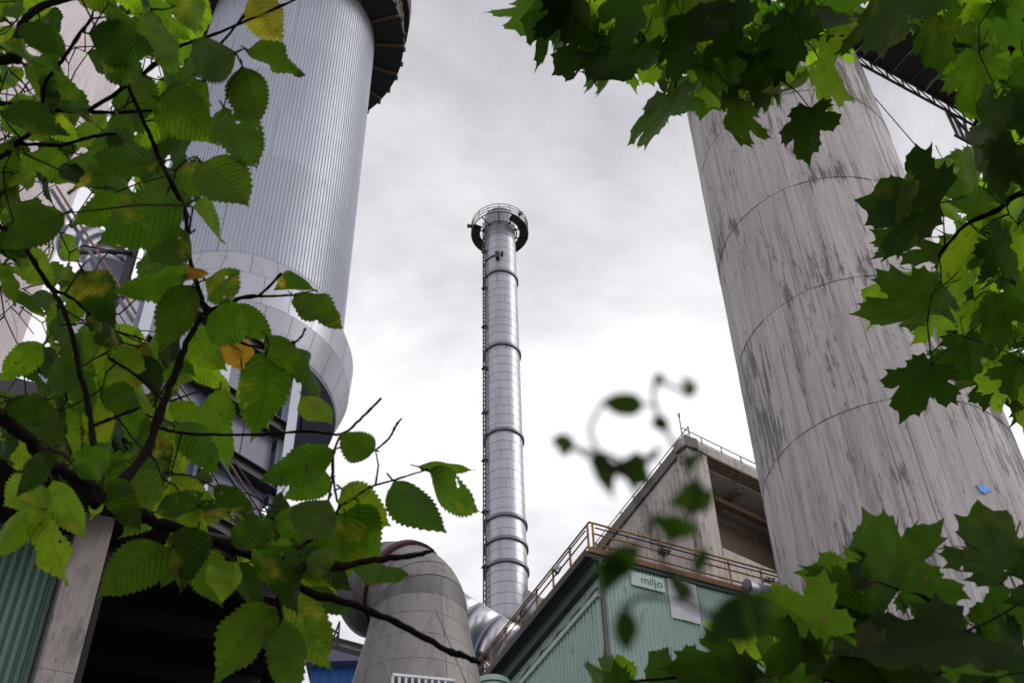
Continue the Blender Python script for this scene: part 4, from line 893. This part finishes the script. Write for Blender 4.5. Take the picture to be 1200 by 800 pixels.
# explicit leaves: base, tip, width px, distance, colour, mesh
EL = [((344, 346), (399, 394), 34, 1.6, 'mid'), ((368, 340), (326, 331), 9, 1.6, 'dark'), ((312, 394), (356, 442), 44, 1.56, 'mid'), ((346, 408), (389, 482), 32, 1.6, 'mid'),
 ((312, 415), (298, 500), 56, 1.55, 'mid'), ((258, 455), (256, 532), 38, 1.6, 'light'), ((284, 440), (310, 500), 36, 1.7, 'light'), ((391, 527), (302, 562), 50, 1.5, 'mid'),
 ((440, 527), (397, 508), 36, 1.55, 'mid'), ((355, 463), (388, 487), 18, 1.55, 'light'), ((388, 560), (341, 582), 34, 1.6, 'mid'), ((400, 572), (452, 612), 44, 1.55, 'light'),
 ((489, 546), (557, 553), 17, 1.6, 'mid'), ((503, 551), (566, 599), 36, 1.6, 'mid'), ((461, 563), (524, 626), 44, 1.58, 'mid'), ((412, 664), (478, 682), 32, 1.4, 'mid'),
 ((338, 690), (384, 784), 52, 1.42, 'mid'), ((326, 712), (241, 792), 56, 1.38, 'mid'), ((332, 726), (341, 826), 56, 1.36, 'mid'), ((200, 643), (117, 697), 60, 1.3, 'mid'),
 ((50, 566), (-4, 602), 40, 1.4, 'light'), ((42, 590), (-6, 662), 40, 1.4, 'light'), ((44, 596), (86, 686), 42, 1.38, 'light'), ((62, 562), (103, 627), 38, 1.4, 'light'),
 ((50, 404), (3, 444), 44, 1.75, 'light'), ((276, 62), (221, 92), 42, 1.66, 'mid'), ((297, -4), (334, 63), 42, 1.68, 'yellow'), ((290, 58), (344, 94), 26, 1.66, 'dark'),
 ((284, 78), (302, 150), 52, 1.64, 'dark'), ((262, 126), (301, 205), 46, 1.62, 'mid'), ((184, 116), (248, 160), 58, 1.62, 'mid'), ((188, 190), (78, 226), 54, 1.5, 'dark'),
 ((216, 240), (120, 286), 72, 1.5, 'mid'), ((236, 190), (296, 252), 56, 1.6, 'mid'), ((226, 243), (273, 279), 20, 1.58, 'mid'), ((222, 274), (168, 312), 46, 1.56, 'dark'),
 ((200, 314), (244, 326), 22, 1.6, 'orange'), ((218, 322), (149, 350), 34, 1.6, 'mid'), ((226, 334), (184, 408), 52, 1.56, 'mid'), ((241, 328), (283, 362), 40, 1.6, 'mid'),
 ((96, 316), (126, 374), 42, 1.6, 'dark'), ((76, 250), (-2, 290), 62, 1.45, 'dark'), ((262, 362), (322, 400), 42, 1.62, 'mid'), ((225, 385), (262, 432), 38, 1.62, 'light'),
 ((268, 400), (300, 436), 28, 1.64, 'orange'), ((243, 372), (290, 385), 34, 1.56, 'mid'), ((205, 200), (262, 222), 40, 1.64, 'mid'), ((160, 250), (95, 262), 44, 1.7, 'mid'),
 ((0, 130), (70, 160), 40, 1.7, 'dark'), ((40, 30), (78, 70), 40, 1.75, 'dark'), ((28, 75), (95, 115), 44, 1.72, 'mid'), ((105, 40), (178, 60), 60, 1.6, 'dark'),
 ((120, 60), (172, 100), 44, 1.62, 'dark'), ((205, 8), (248, 40), 40, 1.66, 'mid'), ((150, 15), (118, 55), 34, 1.7, 'light'), ((178, 20), (200, 60), 38, 1.68, 'light'),
 ((240, 95), (216, 130), 38, 1.7, 'dark'), ((385, 585), (355, 640), 46, 1.5, 'mid'), ((420, 590), (440, 660), 40, 1.55, 'mid'), ((340, 640), (300, 690), 44, 1.45, 'mid'),
 ((240, 640), (262, 708), 46, 1.4, 'mid'), ((280, 660), (250, 715), 42, 1.4, 'light'), ((215, 640), (190, 690), 34, 1.35, 'dark'), ((350, 690), (415, 720), 34, 1.5, 'dark'),
 ((120, 455), (165, 480), 40, 1.6, 'mid'), ((128, 410), (176, 440), 44, 1.62, 'light'), ((170, 400), (135, 465), 44, 1.66, 'yellow'), ((108, 470), (126, 520), 32, 1.7, 'light'),
 ((95, 430), (50, 470), 42, 1.55, 'dark'), ((30, 470), (75, 525), 60, 1.4, 'dark'), ((200, 470), (222, 505), 40, 1.6, 'light'), ((205, 500), (265, 560), 50, 1.5, 'mid'),
 ((190, 560), (130, 580), 40, 1.45, 'mid'), ((200, 555), (255, 600), 40, 1.5, 'light'), ((250, 570), (300, 600), 36, 1.5, 'dark'), ((150, 540), (200, 545), 28, 1.5, 'dark')]
EL += [((62, 528), (18, 582), 40, 1.27, 'deep'), ((122, 556), (166, 622), 42, 1.27, 'dark'), ((182, 600), (242, 576), 36, 1.28, 'dark'), ((232, 618), (214, 686), 40, 1.28, 'deep'), ((302, 640), (342, 702), 40, 1.3, 'dark'), ((88, 548), (138, 512), 36, 1.27, 'dark'), ((270, 632), (322, 612), 34, 1.3, 'dark'), ((10, 470), (62, 500), 44, 1.27, 'deep'), ((360, 668), (398, 640), 30, 1.33, 'mid')]
ties = []
def hang(meshes, nm, o_parent, *a, **k):
    o = place_leaf(meshes, nm, o_parent, *a, **k); ties.append((o, atR(*a[0], a[2]))); return o
def nearest_branch(segs, w_): return min(segs, key=lambda s: min((q - w_).length for q in s[1]))[0]
for i, (b, tp_, wd_, d, kd) in enumerate(EL):
    wpos = atR(*b, d); hang(CALM if b[0] > 430 else ELM, 'leaf', nearest_branch(SEGS, wpos), b, tp_, d, width=wd_, kind=kd)
def inside(x, y, poly):
    c = False; j = len(poly) - 1
    for i in range(len(poly)):
        (xi, yi), (xj, yj) = poly[i], poly[j]
        if (yi > y) != (yj > y) and x < (xj - xi) * (y - yi) / (yj - yi) + xi: c = not c
        j = i
    return c
def fill(meshes, poly, n, dr_, size, kinds, segs, ang=(20, 150), seps=22, unit_w=.55, tries=60, gaps=(), into=None):
    made = []
    xs = [p[0] for p in poly]; ys = [p[1] for p in poly]; done = []; k = 0
    while len(done) < n and k < n * tries:
        k += 1; x, y = lr.uniform(min(xs), max(xs)), lr.uniform(min(ys), max(ys))
        if not inside(x, y, poly) or any((x - a) ** 2 + (y - b) ** 2 < seps ** 2 for a, b in done): continue
        d = lr.uniform(*dr_); L_ = lr.uniform(*size) * 1.55 / d; a = R(lr.uniform(*ang))
        b = (x - L_ / 2 * math.cos(a), y - L_ / 2 * math.sin(a)); t = (x + L_ / 2 * math.cos(a), y + L_ / 2 * math.sin(a))
        if any(inside(b[0] + (t[0] - b[0]) * q - (t[1] - b[1]) * o_, b[1] + (t[1] - b[1]) * q + (t[0] - b[0]) * o_, g_) for g_ in gaps for q in (.05, .35, .65, .95) for o_ in (-.24, 0, .24)): continue
        done.append((x, y))
        made.append(hang(meshes, 'leaf', into or nearest_branch(segs, atR(*b, d)), b, t, d, width=L_ * unit_w * lr.uniform(.45, 1.15), kind=lr.choice(kinds), unit_w=unit_w))
    return made
GAPS = [[(80, 262), (118, 258), (150, 285), (158, 330), (190, 405), (160, 385), (118, 325)], [(218, 478), (248, 470), (300, 530), (330, 575), (322, 625), (270, 590), (240, 545)], [(75, 8), (105, 8), (98, 45), (78, 40)], [(98, 78), (138, 105), (122, 122), (95, 100)], [(70, 228), (90, 225), (98, 270), (80, 262)], [(-5, 400), (25, 378), (12, 440), (-5, 480)], [(236, 160), (262, 150), (262, 190), (236, 200)]]
K1 = ['deep', 'deep', 'dark', 'dark', 'mid', 'mid', 'light', 'light']
fill(ELM, [(-30, -20), (225, -20), (235, 60), (215, 130), (240, 200), (205, 320), (150, 330), (165, 420), (-30, 380)], 118, (1.6, 2.4), (58, 92), K1, SEGS, seps=16, gaps=GAPS)
fill(ELM, [(-30, 380), (40, 420), (165, 370), (250, 420), (240, 520), (280, 600), (150, 600), (60, 540), (-30, 520)], 72, (1.55, 2.3), (56, 88), K1 + ['light'], SEGS, seps=16, gaps=GAPS)
fill(ELM, [(110, 560), (300, 600), (420, 590), (400, 690), (300, 700), (210, 640)], 16, (1.45, 1.9), (56, 80), K1, SEGS)
fill(ELM, [(-200, -150), (300, -150), (250, -40), (-60, -40), (-40, 550), (-200, 500)], 6, (1.6, 2.3), (60, 88), K1, SEGS)
far = fill(ELM, [(-40, -30), (215, -30), (215, 60), (190, 130), (215, 210), (190, 330), (215, 400), (215, 480), (150, 540), (60, 530), (-40, 500)], 230, (2.2, 3.0), (70, 100), ['dark'], SEGS, seps=9, gaps=GAPS, into=elm)
twigs_to(ties, SEGS)
merge_leaves(elm, far, 'background_leaves', 'elm_leaf', 'dark')

# ---------------------------------------------------------------- maple overhead and right
mbase = Vector((3.3, 1.4, 0))
maple = thing('maple_tree', 'maple tree with large lobed leaves overhanging the top and right side', 'tree', mbase)
mt_ = Vector((2.9, 1.8, 4.4))
MB().tube([mbase, mbase + Vector((-.05, .1, 1.5)), mbase + Vector((-.2, .25, 3.0)), mt_, mt_ + Vector((-.2, .3, 1.6)), mt_ + Vector((-.1, .3, 3))], [.2, .16, .14, .12, .09, .05], 14).build('trunk', MT['bark'], maple, True)
SEGS = []; ties = []
MBR = [
 [(1750, -120, 40, 3.4), (1450, -90, 26, 2.9), (1250, -60, 18, 2.6), (1080, -50, 12, 2.4), (920, -60, 9, 2.2), (780, -50, 6, 2.1), (680, -20, 4, 2.0)],
 [(1000, -55, 6, 2.3), (965, 10, 5, 2.25), (940, 45, 4.5, 2.2), (922, 80, 4, 2.15), (900, 110, 3, 2.15)],
 [(780, -50, 4, 2.1), (800, 40, 3, 2.1), (790, 110, 2.5, 2.1)],
 [(1750, 60, 36, 3.2), (1450, 170, 22, 2.6), (1290, 200, 12, 2.3), (1200, 225, 7, 2.15), (1170, 245, 5, 2.1), (1130, 265, 4, 2.08), (1100, 300, 3, 2.05)],
 [(1450, 170, 10, 2.6), (1300, 330, 7, 2.3), (1230, 362, 5, 2.15), (1185, 368, 4, 2.1), (1140, 375, 3, 2.1), (1105, 400, 2.5, 2.05)],
 [(1250, -60, 10, 2.6), (1200, 30, 7, 2.4), (1170, 90, 5, 2.3), (1140, 150, 4, 2.2)],
]
mb = [branch(maple, b) for b in MBR]
# explicit leaves: base, tip, distance, colour (width by maple proportion)
ML = [((655, 8), (588, 22), 2.0, 'deep', 78), ((700, 42), (634, 100), 2.0, 'deep', 90), ((748, 55), (700, 128), 2.0, 'deep', 88), ((782, 112), (760, 194), 2.05, 'dark', 78),
 ((664, -15), (690, 60), 1.95, 'deep', 90), ((730, -20), (745, 70), 1.9, 'deep', 100), ((800, 20), (790, 115), 2.0, 'deep', 95), ((868, 118), (846, 184), 2.1, 'dark', 72),
 ((950, 128), (944, 200), 2.05, 'deep', 86), ((960, 70), (994, 130), 2.2, 'light', 62), ((905, 60), (880, 140), 2.15, 'dark', 84), ((830, 60), (835, 150), 2.15, 'dark', 84),
 ((860, 5), (850, 90), 2.0, 'deep', 96), ((930, 20), (925, 100), 2.0, 'deep', 90), ((1040, 0), (1035, 92), 1.95, 'deep', 105), ((985, -10), (1010, 55), 2.2, 'light', 66),
 ((1148, 65), (1130, 150), 2.0, 'mid', 92), ((1100, 20), (1085, 90), 2.1, 'dark', 80), ((1165, 5), (1205, 70), 2.05, 'dark', 86),
 ((1100, 238), (1010, 250), 1.95, 'deep', 118), ((1092, 344), (1000, 404), 1.9, 'dark', 116), ((1092, 428), (1040, 490), 1.95, 'deep', 96), ((1170, 345), (1155, 415), 2.0, 'dark', 84),
 ((1150, 270), (1080, 330), 2.15, 'light', 86), ((1180, 150), (1110, 200), 2.0, 'deep', 96), ((1190, 170), (1150, 240), 1.95, 'deep', 100), ((1130, 395), (1150, 460), 2.05, 'deep', 84),
 ((1195, 420), (1175, 480), 2.0, 'deep', 84), ((1222, 470), (1185, 520), 2.0, 'light', 70), ((1160, 280), (1215, 330), 2.05, 'deep', 90), ((1110, 340), (1120, 400), 2.2, 'light', 70),
 ((1060, 340), (1000, 340), 2.2, 'light', 60), ((1190, 330), (1240, 400), 2.1, 'dark', 90)]
ML += [((640, -6), (592, 44), 2.05, 'dark', 70), ((690, 20), (628, 68), 2.1, 'dark', 70), ((720, 60), (672, 108), 2.1, 'dark', 66), ((612, -20), (590, 14), 2.2, 'mid', 50)]
ML = [(b, (b[0] + (t_[0] - b[0]) * .84, b[1] + (t_[1] - b[1]) * .84), d, kd, wd_ * .8) for b, t_, d, kd, wd_ in ML]
for b, t_, d, kd, wd_ in ML:
    hang(MAPLE, 'leaf', nearest_branch(SEGS, atR(*b, d)), b, t_, d, width=wd_, kind=kd, unit_w=1.45)
KM = ['deep', 'deep', 'dark', 'mid', 'light', 'light', 'light']
MGAP = [[(1000, 88), (1010, 58), (1075, 92), (1125, 122), (1128, 165), (1085, 182), (1056, 192)]]
fill(MAPLE, [(600, -60), (640, 20), (720, 60), (790, 110), (900, 130), (980, 60), (1010, -10), (1200, -40)], 104, (2.0, 2.9), (50, 76), KM, SEGS, (30, 150), 11, 1.45, gaps=MGAP)
fill(MAPLE, [(1010, -60), (1060, 50), (1150, 110), (1130, 180), (1050, 240), (1060, 330), (1110, 420), (1200, 470), (1240, 450), (1240, -60)], 120, (2.0, 2.9), (50, 76), KM, SEGS, (50, 200), 11, 1.45, gaps=MGAP)
fill(MAPLE, [(600, -160), (1400, -160), (1400, 480), (1240, 480), (1240, -60), (600, -60)], 20, (2.1, 2.9), (62, 92), KM, SEGS, (60, 190), 30, 1.45)
far = fill(MAPLE, [(690, -40), (760, 60), (860, 100), (960, 50), (1040, -40)], 54, (2.9, 3.7), (84, 112), ['light'], SEGS, (30, 150), 11, 1.45, gaps=MGAP, into=maple)
far += fill(MAPLE, [(1100, -40), (1150, 90), (1150, 180), (1070, 250), (1050, 350), (1120, 430), (1230, 470), (1230, -40)], 84, (2.9, 3.7), (84, 112), ['light'], SEGS, (50, 200), 11, 1.45, gaps=MGAP, into=maple)
twigs_to(ties, SEGS)
merge_leaves(maple, far, 'background_leaves', 'maple_leaf', 'light')

# ---------------------------------------------------------------- young maple below right
SEGS = []; ties = []
sbase = Vector((1.75, 1.2, 0)); sap = thing('maple_sapling', 'young maple with broad dark leaves rising in the lower right corner', 'tree', sbase)
sp_top = atR(1290, 860, 1.75)
MB().tube([sbase, sbase + Vector((-.03, .03, .9)), sbase.lerp(sp_top, .75) + Vector((.02, 0, .2)), sp_top], [.022, .018, .013, .009], 10).build('trunk', MT['bark'], sap, True)
SB = [[(1290, 860, 14, 1.75), (1190, 792, 9, 1.7), (1140, 745, 7, 1.65), (1085, 700, 5, 1.6), (1062, 690, 4, 1.6)], [(1290, 860, 12, 1.75), (1150, 830, 8, 1.6), (1000, 800, 6, 1.5), (850, 790, 4, 1.5), (720, 800, 3, 1.5)], [(1190, 792, 5, 1.7), (1150, 720, 3.5, 1.68), (1180, 676, 3, 1.66)]]
for b in SB: branch(sap, b)
SL = [((1052, 690), (1020, 590), 1.55, 'deep', 130), ((1183, 672), (1150, 596), 1.62, 'deep', 116), ((1030, 690), (948, 652), 1.62, 'dark', 90), ((975, 745), (880, 690), 1.4, 'dark', 130),
 ((972, 748), (1075, 745), 1.65, 'dark', 76), ((1130, 740), (960, 800), 1.45, 'deep', 140), ((1145, 735), (1215, 715), 1.6, 'deep', 96), ((1060, 690), (1130, 690), 1.62, 'deep', 70), ((1070, 694), (1120, 735), 1.7, 'dark', 60),
 ((960, 790), (870, 760), 1.42, 'dark', 110), ((880, 800), (800, 760), 1.45, 'deep', 96), ((800, 815), (750, 768), 1.5, 'dark', 90), ((740, 815), (676, 790), 1.55, 'dark', 60),
 ((1100, 790), (1010, 830), 1.5, 'deep', 120), ((1180, 790), (1120, 800), 1.55, 'dark', 90), ((1200, 760), (1150, 790), 1.6, 'dark', 80), ((1000, 690), (960, 720), 1.5, 'deep', 84), ((1240, 700), (1195, 640), 1.6, 'deep', 90), ((905, 745), (830, 770), 1.5, 'light', 80), ((1040, 800), (940, 770), 1.4, 'deep', 110)]
for b, t_, d, kd, wd_ in SL:
    hang(MAPLE, 'leaf', nearest_branch(SEGS, atR(*b, d)), b, t_, d, width=wd_, kind=kd, unit_w=1.45)
fill(MAPLE, [(680, 790), (860, 765), (960, 780), (1240, 760), (1240, 900), (690, 900)], 24, (1.5, 2.0), (70, 100), ['deep', 'dark', 'mid'], SEGS, (150, 300), 34, 1.45)
twigs_to(ties, SEGS)

# unseen crowns added above, beside and behind the camera to shade near leaves
def crown(parent, cen, rad, n, size, matn, seed):
    r = random.Random(seed); v = []; f = []; uvs = []; k = 0; inv = M3.transposed()
    while k < n:
        q = Vector((r.gauss(0, 1), r.gauss(0, 1), r.gauss(0, 1))).normalized() * (r.random() ** .45)
        clump = .8 + .35 * math.sin(q.x * 5 + seed) * math.sin(q.y * 6) * math.sin(q.z * 5 + 1)
        p = Vector(cen) + Vector((q.x * rad[0], q.y * rad[1], q.z * rad[2])) * clump; c = inv @ (p - CAM)
        if (p - CAM).length < 1.2 or (c.z < 0 and abs(c.x / -c.z) < .55 and abs(c.y / -c.z) < .42) or p.z < 2.6: continue
        a = Vector((r.gauss(0, 1), r.gauss(0, 1), r.gauss(0, .5))).normalized(); b = a.cross(Vector((r.gauss(0, .5), r.gauss(0, .5), 1))).normalized(); s = size * r.uniform(.8, 1.3)
        i = len(v); v += [p - a * s * .5, p + b * s * .38 + a * s * .05, p + a * s * .6, p - b * s * .38 + a * s * .05]; uvs += [(0, 0), (.45, .3), (1, 0), (.45, -.3)]; f += [(i, i + 1, i + 2, i + 3)]; k += 1
    o = bpy.data.objects.new('crown', finish_leaf('crown', [tuple(x - ORG[parent.name]) for x in v], f, uvs, matn)); link(o, parent); o['kind'] = 'stuff'; o.color = (.06, .11, .012, 1)
crown(maple, (3.6, -1.4, 5.6), (2.9, 3.2, 3.0), 2600, .16, 'maple_leaf', 1)
crown(elm, (-3.3, -1.6, 5.2), (2.9, 3.0, 2.8), 3400, .13, 'elm_leaf', 2)
# ---------------------------------------------------------------- near sprig, far out of focus
SEGS = []; ties = []
nb_ = Vector((.24, .14, 0)); spr = thing('shrub_sprig', 'thin dark sprig of small leaves, close and out of focus, below centre', 'shrub', nb_)
nt_ = atR(905, 850, .56 * .52)
MB().tube([nb_, nb_ + Vector((0, .02, .8)), nb_.lerp(nt_, .8) + Vector((0, 0, .12)), nt_], [.008, .006, .004, .003], 8).build('stem', MT['bark'], spr, True)
NB = [[(905, 850, 9, .56), (850, 735, 9, .54), (800, 705, 6, .53), (775, 650, 5, .52), (760, 610, 5, .52), (735, 560, 5, .51), (700, 525, 5, .5), (692, 500, 4, .5), (705, 475, 3, .5)],
 [(775, 650, 4, .52), (812, 600, 4, .52), (815, 560, 4, .52), (790, 520, 3, .51), (772, 490, 3, .51), (768, 450, 2.5, .51), (805, 460, 2, .51)], [(735, 560, 3, .51), (700, 540, 3, .5), (665, 522, 3, .5)], [(800, 705, 4, .53), (745, 700, 4, .52), (735, 740, 3, .52)]]
for b in NB: branch(spr, [(x, y, th_ * .36, d * .52) for x, y, th_, d in b], 'twig')
NL = [((756, 474), (700, 472), 24, 'deep'), ((764, 492), (787, 508), 20, 'deep'), ((766, 446), (777, 436), 10, 'deep'), ((802, 462), (812, 454), 8, 'deep'), ((672, 524), (648, 516), 14, 'deep'), ((697, 530), (712, 580), 20, 'deep'), ((726, 538), (756, 562), 20, 'deep'),
 ((736, 548), (783, 530), 14, 'deep'), ((802, 534), (830, 550), 14, 'deep'), ((832, 575), (795, 588), 20, 'deep'), ((765, 612), (830, 604), 22, 'deep'), ((748, 640), (706, 700), 30, 'deep'), ((824, 640), (816, 672), 14, 'deep'), ((730, 712), (735, 770), 26, 'deep'), ((785, 672), (812, 712), 16, 'deep'), ((900, 700), (826, 748), 46, 'deep'), ((712, 650), (722, 690), 18, 'deep'), ((850, 735), (900, 720), 30, 'deep')]
for b, t_, wd_, kd in NL:
    d = (.51 + .03 * (b[1] - 450) / 300) * .52; hang(ELM, 'leaf', nearest_branch(SEGS, atR(*b, d)), b, t_, d, width=wd_ * 1.35, kind=kd)
    ties[-1][0].material_slots[0].link = 'OBJECT'; ties[-1][0].material_slots[0].material = MT['sprig_leaf']
twigs_to(ties, SEGS, rs=.3)
for o in bpy.data.objects:
    if o.type == 'MESH' and o.parent is None and 'kind' not in o and 'label' not in o: print('UNLABELLED', o.name)
